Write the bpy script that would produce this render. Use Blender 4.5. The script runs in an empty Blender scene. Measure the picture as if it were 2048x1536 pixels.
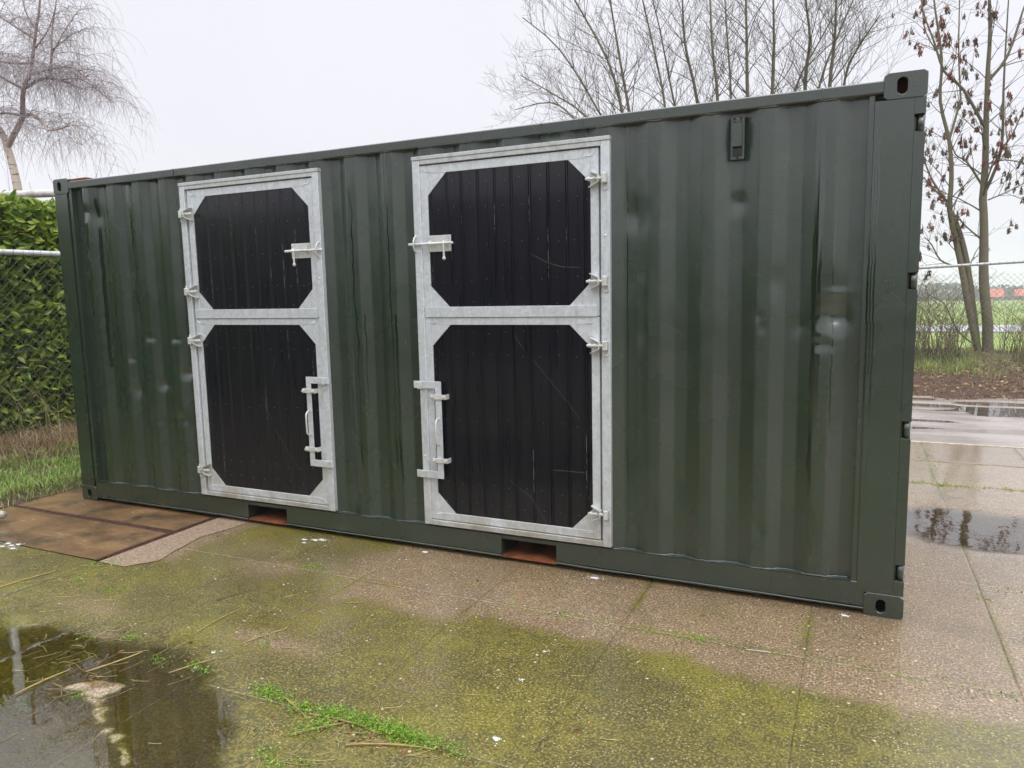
import bpy, math, random
import numpy as np
from mathutils import Vector, Matrix, noise as mnoise
random.seed(7); rng = np.random.default_rng(7)
PI = math.pi
scene = bpy.context.scene
COL = scene.collection

# ------------------------------------------------------------------ camera
cam_d = bpy.data.cameras.new('camera'); cam = bpy.data.objects.new('camera', cam_d); COL.objects.link(cam)
cam_d.sensor_fit = 'HORIZONTAL'; cam_d.sensor_width = 36.0
cam_d.lens = 36.0 * 1479.79 / 2048.0
cam_d.clip_start = 0.05; cam_d.clip_end = 3000
yaw, pitch, roll = -0.43695333, -0.1251099, -0.02123769
fwd = Vector((math.sin(yaw)*math.cos(pitch), math.cos(yaw)*math.cos(pitch), math.sin(pitch)))
rt0 = Vector((math.cos(yaw), -math.sin(yaw), 0)); up0 = rt0.cross(fwd)
rt = math.cos(roll)*rt0 + math.sin(roll)*up0
up = -math.sin(roll)*rt0 + math.cos(roll)*up0
M = Matrix((rt, up, -fwd)).transposed().to_4x4(); M.translation = Vector((5.80372, -3.9245, 1.64304))
cam.matrix_world = M
scene.camera = cam

# ------------------------------------------------------------------ sky + sun (overcast)
w = bpy.data.worlds.new('World'); scene.world = w; w.use_nodes = True
nt = w.node_tree; nt.nodes.clear()
SUN_EL, SUN_AZ = math.radians(48), math.radians(200)
sky = nt.nodes.new('ShaderNodeTexSky'); sky.sky_type = 'NISHITA'; sky.sun_disc = False
sky.sun_elevation = SUN_EL; sky.sun_rotation = SUN_AZ; sky.dust_density = 5
sc_ = nt.nodes.new('ShaderNodeVectorMath'); sc_.operation = 'SCALE'; sc_.inputs['Scale'].default_value = 0.1
nt.links.new(sky.outputs[0], sc_.inputs[0])
tc = nt.nodes.new('ShaderNodeTexCoord'); sp = nt.nodes.new('ShaderNodeSeparateXYZ')
nt.links.new(tc.outputs['Generated'], sp.inputs[0])
cr = nt.nodes.new('ShaderNodeValToRGB'); nt.links.new(sp.outputs['Z'], cr.inputs[0])
e = cr.color_ramp.elements
e[0].position = 0.0; e[0].color = (0.84, 0.85, 0.885, 1)
e[1].position = 1.0; e[1].color = (.86, .87, .91, 1)
x_ = cr.color_ramp.elements.new(0.22); x_.color = (0.85, 0.85, 0.915, 1)
gain = nt.nodes.new('ShaderNodeVectorMath'); gain.operation = 'MULTIPLY_ADD'
cn = nt.nodes.new('ShaderNodeTexNoise'); cn.inputs['Scale'].default_value = 1.6; cn.inputs['Detail'].default_value = 3
nt.links.new(tc.outputs['Generated'], cn.inputs['Vector'])
mrn = nt.nodes.new('ShaderNodeMapRange'); nt.links.new(cn.outputs['Fac'], mrn.inputs[0])
mrn.inputs[1].default_value = .3; mrn.inputs[2].default_value = .7; mrn.inputs[3].default_value = .97; mrn.inputs[4].default_value = 1.05
zg = nt.nodes.new('ShaderNodeMapRange'); nt.links.new(sp.outputs['Z'], zg.inputs[0])
zg.inputs[1].default_value = .42; zg.inputs[2].default_value = 1; zg.inputs[3].default_value = 1; zg.inputs[4].default_value = 3.4
mm = nt.nodes.new('ShaderNodeMath'); mm.operation = 'MULTIPLY'
nt.links.new(mrn.outputs[0], mm.inputs[0]); nt.links.new(zg.outputs[0], mm.inputs[1])
s2 = nt.nodes.new('ShaderNodeVectorMath'); s2.operation = 'SCALE'
nt.links.new(cr.outputs[0], s2.inputs[0]); nt.links.new(mm.outputs[0], s2.inputs['Scale'])
mix = nt.nodes.new('ShaderNodeMix'); mix.data_type = 'RGBA'; mix.inputs[0].default_value = 0.94
nt.links.new(sc_.outputs[0], mix.inputs[6]); nt.links.new(s2.outputs[0], mix.inputs[7])
bg = nt.nodes.new('ShaderNodeBackground'); bg.inputs[1].default_value = 1.0
wo = nt.nodes.new('ShaderNodeOutputWorld')
nt.links.new(mix.outputs[2], bg.inputs[0]); nt.links.new(bg.outputs[0], wo.inputs[0])

sd = bpy.data.lights.new('sun', 'SUN'); sun = bpy.data.objects.new('sun', sd); COL.objects.link(sun)
sd.energy = 1.15; sd.angle = math.radians(30); sd.color = (1, 0.97, 0.92)
sun.rotation_euler = (math.radians(42), 0, math.radians(52))

vs = scene.view_settings
vs.view_transform = 'Standard'; vs.look = 'None'; vs.exposure = 0.13; vs.gamma = 1.0; vs.use_curve_mapping = False
scene.render.engine = 'CYCLES'
scene.cycles.max_bounces = 6; scene.cycles.volume_bounces = 1; scene.cycles.transparent_max_bounces = 12
scene.cycles.use_denoising = True

# ------------------------------------------------------------------ helpers
class MB:
    def __init__(s): s.v = []; s.f = []; s.n = 0
    def add(s, v, f):
        b = s.n; s.v.extend(v); s.f.extend([tuple(i+b for i in q) for q in f]); s.n += len(v)
    def cbox(s, x0, x1, y0, y1, z0, z1, c=0.0):
        if c <= 0:
            v = [(x, y, z) for x in (x0, x1) for y in (y0, y1) for z in (z0, z1)]
            s.add(v, [(0,1,3,2),(4,6,7,5),(0,4,5,1),(2,3,7,6),(0,2,6,4),(1,5,7,3)]); return
        c = min(c, (x1-x0)*.45, (y1-y0)*.45, (z1-z0)*.45)
        v = []; idx = {}
        X = (x0, x1); Y = (y0, y1); Z = (z0, z1)
        for i in (0, 1):
            for j in (0, 1):
                for k in (0, 1):
                    sx = c if i == 0 else -c; sy = c if j == 0 else -c; sz = c if k == 0 else -c
                    idx[i,j,k,0] = len(v); v.append((X[i], Y[j]+sy, Z[k]+sz))
                    idx[i,j,k,1] = len(v); v.append((X[i]+sx, Y[j], Z[k]+sz))
                    idx[i,j,k,2] = len(v); v.append((X[i]+sx, Y[j]+sy, Z[k]))
        f = []
        f.append([idx[0,a,b,0] for a, b in ((0,0),(0,1),(1,1),(1,0))]); f.append([idx[1,a,b,0] for a, b in ((0,0),(1,0),(1,1),(0,1))])
        f.append([idx[a,0,b,1] for a, b in ((0,0),(1,0),(1,1),(0,1))]); f.append([idx[a,1,b,1] for a, b in ((0,0),(0,1),(1,1),(1,0))])
        f.append([idx[a,b,0,2] for a, b in ((0,0),(0,1),(1,1),(1,0))]); f.append([idx[a,b,1,2] for a, b in ((0,0),(1,0),(1,1),(0,1))])
        for j in (0,1):
            for k in (0,1):
                f.append([idx[0,j,k,1], idx[1,j,k,1], idx[1,j,k,2], idx[0,j,k,2]])
        for i in (0,1):
            for k in (0,1):
                f.append([idx[i,0,k,0], idx[i,1,k,0], idx[i,1,k,2], idx[i,0,k,2]])
            for j in (0,1):
                f.append([idx[i,j,0,0], idx[i,j,1,0], idx[i,j,1,1], idx[i,j,0,1]])
                for k in (0,1): f.append([idx[i,j,k,0], idx[i,j,k,1], idx[i,j,k,2]])
        s.add(v, f)
    def prism(s, poly, d):
        n = len(poly); d = Vector(d)
        v = [tuple(p) for p in poly] + [tuple(Vector(p)+d) for p in poly]
        f = [tuple(range(n)), tuple(range(2*n-1, n-1, -1))] + [(i, (i+1) % n, (i+1) % n+n, i+n) for i in range(n)]
        s.add(v, f)
    def tube(s, pts, r, n=8, cap=True):
        P = [Vector(p) for p in pts]; m = len(P)
        R = r if isinstance(r, (list, tuple)) else [r]*m
        v = []; f = []
        t0 = (P[1]-P[0]).normalized()
        a = t0.orthogonal().normalized()
        for i in range(m):
            if i == 0: t = P[1]-P[0]
            elif i == m-1: t = P[-1]-P[-2]
            else: t = P[i+1]-P[i-1]
            t.normalize()
            a = (a - t*a.dot(t))
            if a.length < 1e-6: a = t.orthogonal()
            a.normalize(); b = t.cross(a)
            for k in range(n):
                an = 2*PI*k/n
                v.append(tuple(P[i] + (a*math.cos(an)+b*math.sin(an))*R[i]))
        for i in range(m-1):
            for k in range(n):
                f.append((i*n+k, i*n+(k+1) % n, (i+1)*n+(k+1) % n, (i+1)*n+k))
        if cap and n > 2:
            f.append(tuple(range(n-1, -1, -1))); f.append(tuple((m-1)*n+k for k in range(n)))
        s.add(v, f)
    def ball(s, c, r, n=8, m=5, sz=(1,1,1)):
        v = [(c[0], c[1], c[2]+r*sz[2])]; f = []
        for i in range(1, m):
            th = PI*i/m
            for k in range(n):
                v.append((c[0]+r*sz[0]*math.sin(th)*math.cos(2*PI*k/n), c[1]+r*sz[1]*math.sin(th)*math.sin(2*PI*k/n), c[2]+r*sz[2]*math.cos(th)))
        v.append((c[0], c[1], c[2]-r*sz[2])); L = len(v)-1
        for k in range(n):
            f.append((0, 1+k, 1+(k+1) % n)); f.append((L, L-n+(k+1) % n, L-n+k))
        for i in range(m-2):
            for k in range(n): f.append((1+i*n+k, 1+(i+1)*n+k, 1+(i+1)*n+(k+1) % n, 1+i*n+(k+1) % n))
        s.add(v, f)
    def mesh(s, name, mat, smooth=False):
        me = bpy.data.meshes.new(name); me.from_pydata([tuple(p) for p in s.v], [], s.f)
        if mat: me.materials.append(mat)
        if smooth: me.polygons.foreach_set('use_smooth', [True]*len(me.polygons))
        me.update(); return me
    def obj(s, name, mat, parent=None, smooth=False, **k):
        return link(name, s.mesh(name, mat, smooth), parent, **k)

def link(name, data, parent=None, label=None, cat=None, group=None, kind=None, loc=None):
    o = bpy.data.objects.new(name, data); COL.objects.link(o)
    if parent: o.parent = parent
    if loc is not None: o.location = loc
    return tag(o, label, cat, group, kind)
def tag(o, label=None, cat=None, group=None, kind=None):
    if label: o['label'] = label
    if cat: o['category'] = cat
    if group: o['group'] = group
    if kind: o['kind'] = kind
    return o
def fix_normals(me):
    import bmesh
    b = bmesh.new(); b.from_mesh(me); bmesh.ops.recalc_face_normals(b, faces=b.faces); b.to_mesh(me); b.free()

def np_mesh(name, V, F, mat, smooth=True):
    """V (n,3), F (m,k) equal sized faces"""
    me = bpy.data.meshes.new(name)
    V = np.asarray(V, np.float32); F = np.asarray(F, np.int32); k = F.shape[1]
    me.vertices.add(len(V)); me.vertices.foreach_set('co', V.ravel())
    me.loops.add(F.size); me.loops.foreach_set('vertex_index', F.ravel())
    me.polygons.add(len(F)); me.polygons.foreach_set('loop_start', np.arange(0, F.size, k, dtype=np.int32))
    me.polygons.foreach_set('loop_total', np.full(len(F), k, np.int32))
    me.polygons.foreach_set('use_smooth', np.full(len(F), smooth, bool))
    me.update(calc_edges=True)
    if mat: me.materials.append(mat)
    return me

def vnoise(x, y, seed=0):
    x = np.asarray(x, float); y = np.asarray(y, float)
    xi = np.floor(x).astype(np.int64); yi = np.floor(y).astype(np.int64); xf = x-xi; yf = y-yi
    def h(a, b):
        n = (a*374761393 + b*668265263 + seed*1274126177) & 0x7fffffff
        n = ((n ^ (n >> 13))*1274126177) & 0x7fffffff
        return ((n ^ (n >> 16)) & 0xffff)/65535.0
    u = xf*xf*(3-2*xf); v = yf*yf*(3-2*yf)
    return (h(xi, yi)*(1-u)+h(xi+1, yi)*u)*(1-v)+(h(xi, yi+1)*(1-u)+h(xi+1, yi+1)*u)*v
def fbm(x, y, seed=0, oc=4):
    s = 0; a = .5; t = 0
    for i in range(oc):
        s = s+a*vnoise(x*2**i+17.3*i, y*2**i-9.1*i, seed+i); t += a; a *= .5
    return s/t
def sst(a, b, x):
    t = np.clip((x-a)/(b-a), 0, 1); return t*t*(3-2*t)

# ------------------------------------------------------------------ material helpers
class NB:
    def __init__(s, name):
        s.m = bpy.data.materials.new(name); s.m.use_nodes = True; s.t = s.m.node_tree; s.t.nodes.clear()
        s.out = s.t.nodes.new('ShaderNodeOutputMaterial'); s.tc = None
    def n(s, ty, **k):
        nd = s.t.nodes.new(ty)
        for a, b in k.items(): setattr(nd, a, b)
        return nd
    def l(s, a, b): s.t.links.new(a, b); return b
    def co(s, kind='Object', scale=None):
        if not s.tc: s.tc = s.n('ShaderNodeTexCoord')
        o = s.tc.outputs[kind]
        if scale:
            mp = s.n('ShaderNodeMapping'); mp.inputs['Scale'].default_value = scale; s.l(o, mp.inputs[0]); o = mp.outputs[0]
        return o
    def noise(s, sc, det=4, rough=.6, vec=None, dist=0):
        nd = s.n('ShaderNodeTexNoise'); nd.inputs['Scale'].default_value = sc; nd.inputs['Detail'].default_value = det
        nd.inputs['Roughness'].default_value = rough; nd.inputs['Distortion'].default_value = dist
        s.l(vec if vec is not None else s.co(), nd.inputs['Vector']); return nd.outputs['Fac']
    def voro(s, sc, feat='F1', vec=None, out='Distance', rnd=1):
        nd = s.n('ShaderNodeTexVoronoi', feature=feat); nd.inputs['Scale'].default_value = sc; nd.inputs['Randomness'].default_value = rnd
        s.l(vec if vec is not None else s.co(), nd.inputs['Vector']); return nd.outputs[out]
    def mr(s, v, a, b, c=0., d=1., smooth=True):
        nd = s.n('ShaderNodeMapRange'); nd.interpolation_type = 'SMOOTHSTEP' if smooth else 'LINEAR'
        s.l(v, nd.inputs[0])
        for i, q in enumerate((a, b, c, d)): nd.inputs[i+1].default_value = q
        return nd.outputs[0]
    def math(s, op, a, b=None, c=None):
        nd = s.n('ShaderNodeMath', operation=op)
        for i, q in enumerate((a, b, c)):
            if q is None: continue
            if isinstance(q, (int, float)): nd.inputs[i].default_value = q
            else: s.l(q, nd.inputs[i])
        return nd.outputs[0]
    def mixc(s, f, a, b, bt='MIX'):
        nd = s.n('ShaderNodeMix', data_type='RGBA', blend_type=bt)
        for i, q in ((0, f), (6, a), (7, b)):
            if isinstance(q, (int, float)): nd.inputs[i].default_value = q
            elif isinstance(q, tuple): nd.inputs[i].default_value = (*q, 1) if len(q) == 3 else q
            else: s.l(q, nd.inputs[i])
        return nd.outputs[2]
    def mixf(s, f, a, b):
        nd = s.n('ShaderNodeMix', data_type='FLOAT')
        for i, q in ((0, f), (2, a), (3, b)):
            if isinstance(q, (int, float)): nd.inputs[i].default_value = q
            else: s.l(q, nd.inputs[i])
        return nd.outputs[0]
    def bump(s, h, dist=.002, st=1, nrm=None):
        nd = s.n('ShaderNodeBump'); nd.inputs['Distance'].default_value = dist; nd.inputs['Strength'].default_value = st
        s.l(h, nd.inputs['Height'])
        if nrm is not None: s.l(nrm, nd.inputs['Normal'])
        return nd.outputs[0]
    def bsdf(s, base=None, rough=None, metal=None, spec=None, normal=None, coat=None, coatr=None, ior=None, coatn=None):
        nd = s.n('ShaderNodeBsdfPrincipled')
        for key, q in (('Base Color', base), ('Roughness', rough), ('Metallic', metal), ('Specular IOR Level', spec), ('Normal', normal),
                       ('Coat Weight', coat), ('Coat Roughness', coatr), ('IOR', ior), ('Coat Normal', coatn)):
            if q is None: continue
            if isinstance(q, (int, float)): nd.inputs[key].default_value = q
            elif isinstance(q, tuple): nd.inputs[key].default_value = (*q, 1)
            else: s.l(q, nd.inputs[key])
        s.l(nd.outputs[0], s.out.inputs[0]); s.last = nd; return nd
    def attr(s, name):
        nd = s.n('ShaderNodeAttribute', attribute_name=name); return nd

# green container paint: semi-gloss, rain beads, a few films and runs of water
RUNS = [(5.618, .016, .012, 2.6, .25), (5.636, .0035, .010, 2.4, 1.0), (5.694, .0028, .010, 2.6, .33), (5.872, .0030, .010, 2.3, .60), (5.858, .0022, .012, 2.45, 1.2), (5.845, .004, .01, 2.3, .5), (5.60, .0022, .010, 2.2, .7),
        (.445, .012, .012, 2.5, 1.1), (.50, .0035, .012, 2.3, .5), (.79, .010, .02, 2.5, 1.6), (.80, .003, .01, 2.0, .9), (.33, .012, .03, 2.5, 1.5), (.62, .005, .02, 1.4, .2), (3.135, .004, .012, 2.5, .5), (3.165, .007, .012, 1.5, .2), (2.86, .005, .02, 2.4, .2), (2.92, .003, .01, 1.5, .2), (4.66, .002, .002, 2.5, .25)]
def mk_green(name, base=(.0105, .0235, .0125), films=True):
    b = NB(name); co = b.co(); sx = b.n('ShaderNodeSeparateXYZ'); b.l(co, sx.inputs[0])
    v1 = b.noise(1, 3, .6, b.co('Object', (13, 13, .7)), .4)
    film = b.mr(v1, .80, .85)
    if films:
        wob = b.math('SUBTRACT', b.noise(1, 3, .6, b.co('Object', (.3, .3, 3.5))), .5)
        edge = b.math('MULTIPLY', b.math('SUBTRACT', b.noise(1, 2, .5, b.co('Object', (60, 60, 9))), .5), .008)
        for x0, wd, wb, zt, zb in RUNS:
            d = b.math('ABSOLUTE', b.math('SUBTRACT', b.math('MULTIPLY_ADD', wob, wb*4, sx.outputs[0]), x0))
            m_ = b.mr(b.math('ADD', d, edge) if wd > .004 else d, wd, wd+.0015, 1, 0)
            m_ = b.math('MULTIPLY', m_, b.math('MULTIPLY', b.mr(sx.outputs[2], zb, zb+.02), b.mr(sx.outputs[2], zt, zt+.02, 1, 0)))
            film = b.math('MAXIMUM', film, m_)
    low = b.noise(3.5, 4)
    c = b.mixc(b.mr(low, .35, .7), base, tuple(q*1.22 for q in base))
    c = b.mixc(b.math('MULTIPLY', b.mr(b.noise(1, 3, .6, b.co('Object', (40, 40, .8))), .45, .7), .35), c, tuple(q*1.4 for q in base))
    c = b.mixc(b.math('MULTIPLY', film, .45), c, tuple(q*.55 for q in base))
    d = b.voro(105, 'F1'); pat = b.mr(b.noise(5, 3), .46, .62)
    bead = b.math('MULTIPLY', b.mr(d, .10, .32, 1, 0), pat)
    bead = b.math('MULTIPLY', bead, b.math('SUBTRACT', 1., film))
    rip = b.noise(1, 3, .5, b.co('Object', (7, 7, 1.8)))
    grain = b.noise(260, 2)
    h = b.math('MULTIPLY_ADD', bead, .55, b.math('MULTIPLY', grain, .10))
    n1 = b.bump(rip, .007, .5)
    n2 = b.bump(h, .0022, .6, n1)
    r = b.mixf(film, b.mr(b.noise(8, 3), .3, .7, .30, .42), .10)
    p = b.bsdf(c, r, 0, .5, n2, 1.0, b.mixf(film, b.mr(b.noise(3, 3), .3, .7, .21, .31), .07), None, n2)
    p.inputs['Coat IOR'].default_value = 1.66
    return b.m
M_green = mk_green('green_paint')
M_rail = mk_green('green_paint_rail', (.0110, .0230, .0130), False)

def mk_galv(name, dirt=0.0, base=(.66, .70, .73)):
    b = NB(name)
    sp = b.voro(55, 'F1', out='Color'); spg = b.n('ShaderNodeSeparateColor'); b.l(sp, spg.inputs[0])
    c = b.mixc(b.mr(spg.outputs[0], 0, 1, 0, 1, False), tuple(q*.88 for q in base), tuple(min(1, q*1.05) for q in base))
    st = b.noise(1, 4, .65, b.co('Object', (22, 22, 4)))
    c = b.mixc(b.math('MULTIPLY', b.mr(st, .48, .75), .35+dirt*.4), c, (.34, .34, .32))
    d2 = b.noise(7, 5, .7)
    c = b.mixc(b.math('MULTIPLY', b.mr(d2, .55, .78), .25+.6*dirt), c, (.22, .20, .15))
    zz = b.n('ShaderNodeSeparateXYZ'); b.l(b.co(), zz.inputs[0])
    lowm = b.math('MULTIPLY', b.mr(zz.outputs[2], .75, .15), b.mr(b.noise(5, 4), .3, .65))
    c = b.mixc(b.math('MULTIPLY', lowm, .45+.4*dirt), c, (.26, .22, .13))
    nn = b.bump(b.noise(120, 3), .0006, .5)
    b.bsdf(c, b.mr(spg.outputs[1], 0, 1, .30, .5), .35, .5, nn)
    return b.m
M_galv = mk_galv('galvanised'); M_galvd = mk_galv('galvanised_dirty', .55, (.56, .58, .58))
M_zinc = mk_galv('bright_zinc', .15, (.68, .69, .66))

b = NB('black_boards')
oi_ = b.n('ShaderNodeObjectInfo'); va_ = b.n('ShaderNodeVectorMath', operation='ADD'); b.l(b.co(), va_.inputs[0]); cx_ = b.n('ShaderNodeCombineXYZ'); b.l(b.math('MULTIPLY', oi_.outputs['Random'], 40.), cx_.inputs[0]); b.l(b.math('MULTIPLY', oi_.outputs['Random'], 17.), cx_.inputs[2]); b.l(cx_.outputs[0], va_.inputs[1])
def bco(sc):
    mp = b.n('ShaderNodeMapping'); mp.inputs['Scale'].default_value = sc; b.l(va_.outputs[0], mp.inputs[0]); return mp.outputs[0]
gr = b.noise(1, 5, .65, bco((34, 34, 1.3)), .5)
fine = b.noise(1, 3, .6, bco((220, 220, 30)))
c = b.mixc(b.mr(gr, .4, .7), (.0032, .0038, .0080), (.0068, .0070, .0110))
wn = b.noise(1, 4, .7, b.co('Object', (200, 200, 26)))
zz = b.n('ShaderNodeSeparateXYZ'); b.l(b.co(), zz.inputs[0])
dust = b.math('MULTIPLY', b.mr(b.noise(9, 5, .7), .58, .75), b.mr(zz.outputs[2], .9, .25))
c = b.mixc(b.math('MULTIPLY', dust, .35), c, (.05, .045, .04))
h = b.math('MULTIPLY_ADD', gr, 1.0, b.math('MULTIPLY', fine, .35))
nn = b.bump(h, .0005, .6)
b.bsdf(c, b.mr(gr, .3, .7, .26, .34), 0, .35, nn, .5, .08, None, nn)
M_board = b.m

def simple(name, col, rough=.6, metal=0., var=.25, scale=12, bump=.0, spec=.5, island=0.):
    b = NB(name); n_ = b.noise(scale, 4, .6)
    c = b.mixc(b.mr(n_, .3, .7), tuple(q*(1-var) for q in col), tuple(min(1, q*(1+var)) for q in col))
    if island:
        g = b.n('ShaderNodeNewGeometry'); c = b.mixc(b.math('MULTIPLY', g.outputs['Random Per Island'], island), c, tuple(q*.35 for q in col))
    nn = b.bump(b.noise(scale*6, 3), bump) if bump else None
    b.bsdf(c, rough, metal, spec, nn); return b.m
M_rust = simple('rust', (.15, .045, .014), .8, 0, .6, 9, .004)
M_rustd = simple('rust_dark', (.06, .020, .010), .75, 0, .5, 18, .002)
M_dark = simple('dark_inside', (.008, .009, .008), .9)  # near-black stands for shade in pockets, castings and vent; vent bolts share it
M_rubber = simple('black_rubber', (.02, .02, .02), .6)
M_steelrust = simple('rusty_edge_steel', (.075, .032, .022), .42, .2, .5, 25, .002)
M_nail = simple('nail_head', (.35, .36, .38), .3, .8)
M_straw = simple('straw', (.44, .34, .17), .7, 0, .3, 30, 0, .3, .5)
M_reed = simple('dry_reed', (.40, .30, .13), .6, 0, .35, 18, 0, .3, .4)
M_white = simple('white_lime', (.72, .72, .70), .8, 0, .1, 40, .002)
M_twig = simple('twig_bark', (.11, .095, .075), .8, 0, .3, 20)
M_barkg = None

b = NB('bark_greenish')
n1 = b.noise(6, 4); n2 = b.noise(30, 4)
c = b.mixc(b.mr(n1, .4, .65), (.155, .128, .095), (.145, .145, .075))
c = b.mixc(b.mr(n2, .5, .75), c, (.20, .185, .15))
b.bsdf(c, .8, 0, .3, b.bump(n2, .006)); M_bark = b.m
b = NB('bark_birch')
n1 = b.noise(1, 4, .6, b.co('Object', (5, 5, 22))); zz = b.n('ShaderNodeSeparateXYZ'); b.l(b.co(), zz.inputs[0])
pale = b.mr(zz.outputs[2], 4.9, 4.0)
c = b.mixc(pale, (.27, .21, .19), (.62, .52, .44))
c = b.mixc(b.mr(n1, .56, .64), c, (.07, .055, .05))
b.bsdf(c, .75, 0, .3, b.bump(n1, .005)); M_birch = b.m
M_birchtwig = simple('birch_twig', (.27, .225, .23), .8, 0, .3, 6)
M_seed = simple('seed_cluster', (.21, .085, .060), .8, 0, .45, 14, 0, .2, .6)
M_seed2 = simple('seed_cluster_brown', (.17, .135, .09), .8, 0, .45, 14, 0, .2, .6)

def mk_leaf(name, a, bb, cc, rough=.38):
    b = NB(name); g = b.n('ShaderNodeNewGeometry'); oi = b.n('ShaderNodeObjectInfo')
    r = b.math('FRACT', b.math('ADD', g.outputs['Random Per Island'], oi.outputs['Random']))
    cr = b.n('ShaderNodeValToRGB'); b.l(r, cr.inputs[0])
    e = cr.color_ramp.elements; e[0].color = (*a, 1); e[1].color = (*cc, 1); q = cr.color_ramp.elements.new(.55); q.color = (*bb, 1)
    col = b.mixc(b.mr(b.noise(30, 3), .3, .7), cr.outputs[0], (*[k*.8 for k in bb],), 'MIX') if False else cr.outputs[0]
    p = b.bsdf(col, rough, 0, .5)
    tr = b.n('ShaderNodeBsdfTranslucent'); b.l(col, tr.inputs[0]); ms = b.n('ShaderNodeMixShader'); ms.inputs[0].default_value = .25
    b.l(p.outputs[0], ms.inputs[1]); b.l(tr.outputs[0], ms.inputs[2]); b.l(ms.outputs[0], b.out.inputs[0]); return b.m
M_laurel = mk_leaf('laurel_leaf', (.075, .145, .02), (.20, .30, .035), (.42, .50, .07), .3)
M_grass = mk_leaf('grass_blade', (.13, .23, .04), (.25, .38, .07), (.42, .46, .17), .5)
M_weed = mk_leaf('weed_leaf', (.12, .24, .02), (.23, .40, .04), (.36, .46, .09), .5)
M_dead = mk_leaf('dead_grass', (.13, .09, .045), (.30, .21, .11), (.52, .41, .24), .7)
M_bramble = mk_leaf('bramble_stem', (.10, .065, .045), (.19, .125, .075), (.26, .24, .10), .7)

# wet concrete : attribute 'mask' = (algae, smooth-wet, dark)
def mk_concrete():
    b = NB('wet_concrete'); a = b.attr('mask'); s = b.n('ShaderNodeSeparateColor'); b.l(a.outputs['Color'], s.inputs[0])
    n_big = b.noise(2.2, 5, .62); n_mid = b.noise(14, 4, .65); n_f = b.noise(90, 3, .6)
    alg = b.math('ADD', s.outputs[0], b.math('MULTIPLY', b.math('SUBTRACT', n_mid, .5), .85))
    alg = b.math('ADD', alg, b.math('MULTIPLY', b.math('SUBTRACT', n_f, .5), .55))
    alg = b.mr(alg, .30, .80)
    base = b.mixc(b.mr(n_mid, .3, .7), (.170, .112, .052), (.29, .200, .102))
    base = b.mixc(b.math('MULTIPLY', b.mr(n_big, .35, .7), .7), base, (.135, .095, .056))
    base = b.mixc(b.mr(n_f, .44, .68), base, (.43, .31, .175))
    base = b.mixc(b.mr(n_f, .50, .30), base, (.105, .066, .038))
    # exposed aggregate
    vec = b.co()
    d1 = b.voro(75, 'F1'); c1 = b.voro(75, 'F1', out='Color'); sc = b.n('ShaderNodeSeparateColor'); b.l(c1, sc.inputs[0])
    peb = b.math('MULTIPLY', b.mr(d1, .28, .42, 1, 0), b.mr(sc.outputs[0], .62, .70))
    base = b.mixc(b.math('MULTIPLY', peb, .85), base, b.mixc(sc.outputs[1], (.52, .40, .25), (.66, .52, .40)))
    dk = b.math('MULTIPLY', b.mr(d1, .25, .45, 1, 0), b.mr(sc.outputs[2], .80, .86))
    base = b.mixc(b.math('MULTIPLY', dk, .6), base, (.06, .048, .035))
    ac = b.mixc(b.mr(n_mid, .35, .7), (.060, .060, .005), (.145, .130, .008))
    ac = b.mixc(b.math('MULTIPLY', b.mr(b.noise(1.1, 4, .6), .46, .64), .75), ac, (.050, .046, .010))
    ac = b.mixc(b.mr(n_f, .47, .70), ac, (.26, .205, .035))
    ac = b.mixc(b.mr(n_f, .48, .30), ac, (.045, .042, .008))
    ac = b.mixc(b.math('MULTIPLY', b.mr(b.noise(1.7, 3, .5), .52, .68), .7), ac, b.mixc(b.mr(n_f, .35, .65), (.105, .100, .004), (.235, .215, .012)))
    d2 = b.voro(95, 'F1'); c2 = b.voro(95, 'F1', out='Color'); s2 = b.n('ShaderNodeSeparateColor'); b.l(c2, s2.inputs[0])
    p2 = b.math('MULTIPLY', b.mr(d2, .22, .42, 1, 0), b.math('MULTIPLY', b.mr(s2.outputs[0], .70, .78), b.mr(b.noise(3.2, 3), .35, .62, .15, 1)))
    ac = b.mixc(b.math('MULTIPLY', p2, .85), ac, (.52, .42, .22))
    oi = b.n('ShaderNodeObjectInfo'); base = b.mixc(b.mr(oi.outputs['Random'], 0, 1, 0, .28, False), base, (.13, .085, .05))
    col = b.mixc(b.math('MULTIPLY', alg, .92), base, ac)
    d3 = b.voro(17, 'F1'); c3 = b.voro(17, 'F1', out='Color'); s3 = b.n('ShaderNodeSeparateColor'); b.l(c3, s3.inputs[0])
    p3 = b.math('MULTIPLY', b.mr(d3, .08, .13, 1, 0), b.mr(s3.outputs[1], .70, .74))
    col = b.mixc(p3, col, (.55, .47, .34))
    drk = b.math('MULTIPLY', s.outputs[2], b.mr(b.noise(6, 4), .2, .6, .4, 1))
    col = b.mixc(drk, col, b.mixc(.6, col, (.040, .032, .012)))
    h = b.math('MULTIPLY_ADD', peb, .6, b.math('MULTIPLY_ADD', n_f, .9, b.math('MULTIPLY', n_mid, 1.4)))
    wet = b.math('ADD', s.outputs[1], b.math('MULTIPLY', b.math('SUBTRACT', n_big, .5), .5))
    wet = b.mr(wet, .2, .9)
    nn = b.bump(h, b_d := .0022, .8)
    cnn = b.bump(b.math('MULTIPLY_ADD', n_mid, 1.0, b.math('MULTIPLY', n_f, .6)), .0010, .7)
    p = b.bsdf(col, b.mixf(wet, .55, .36), 0, .5, nn, b.mixf(wet, .65, 1.0), b.mixf(wet, .26, .07), None, cnn)
    p.inputs['Coat IOR'].default_value = 1.55
    return b.m
M_conc = mk_concrete()

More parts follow.
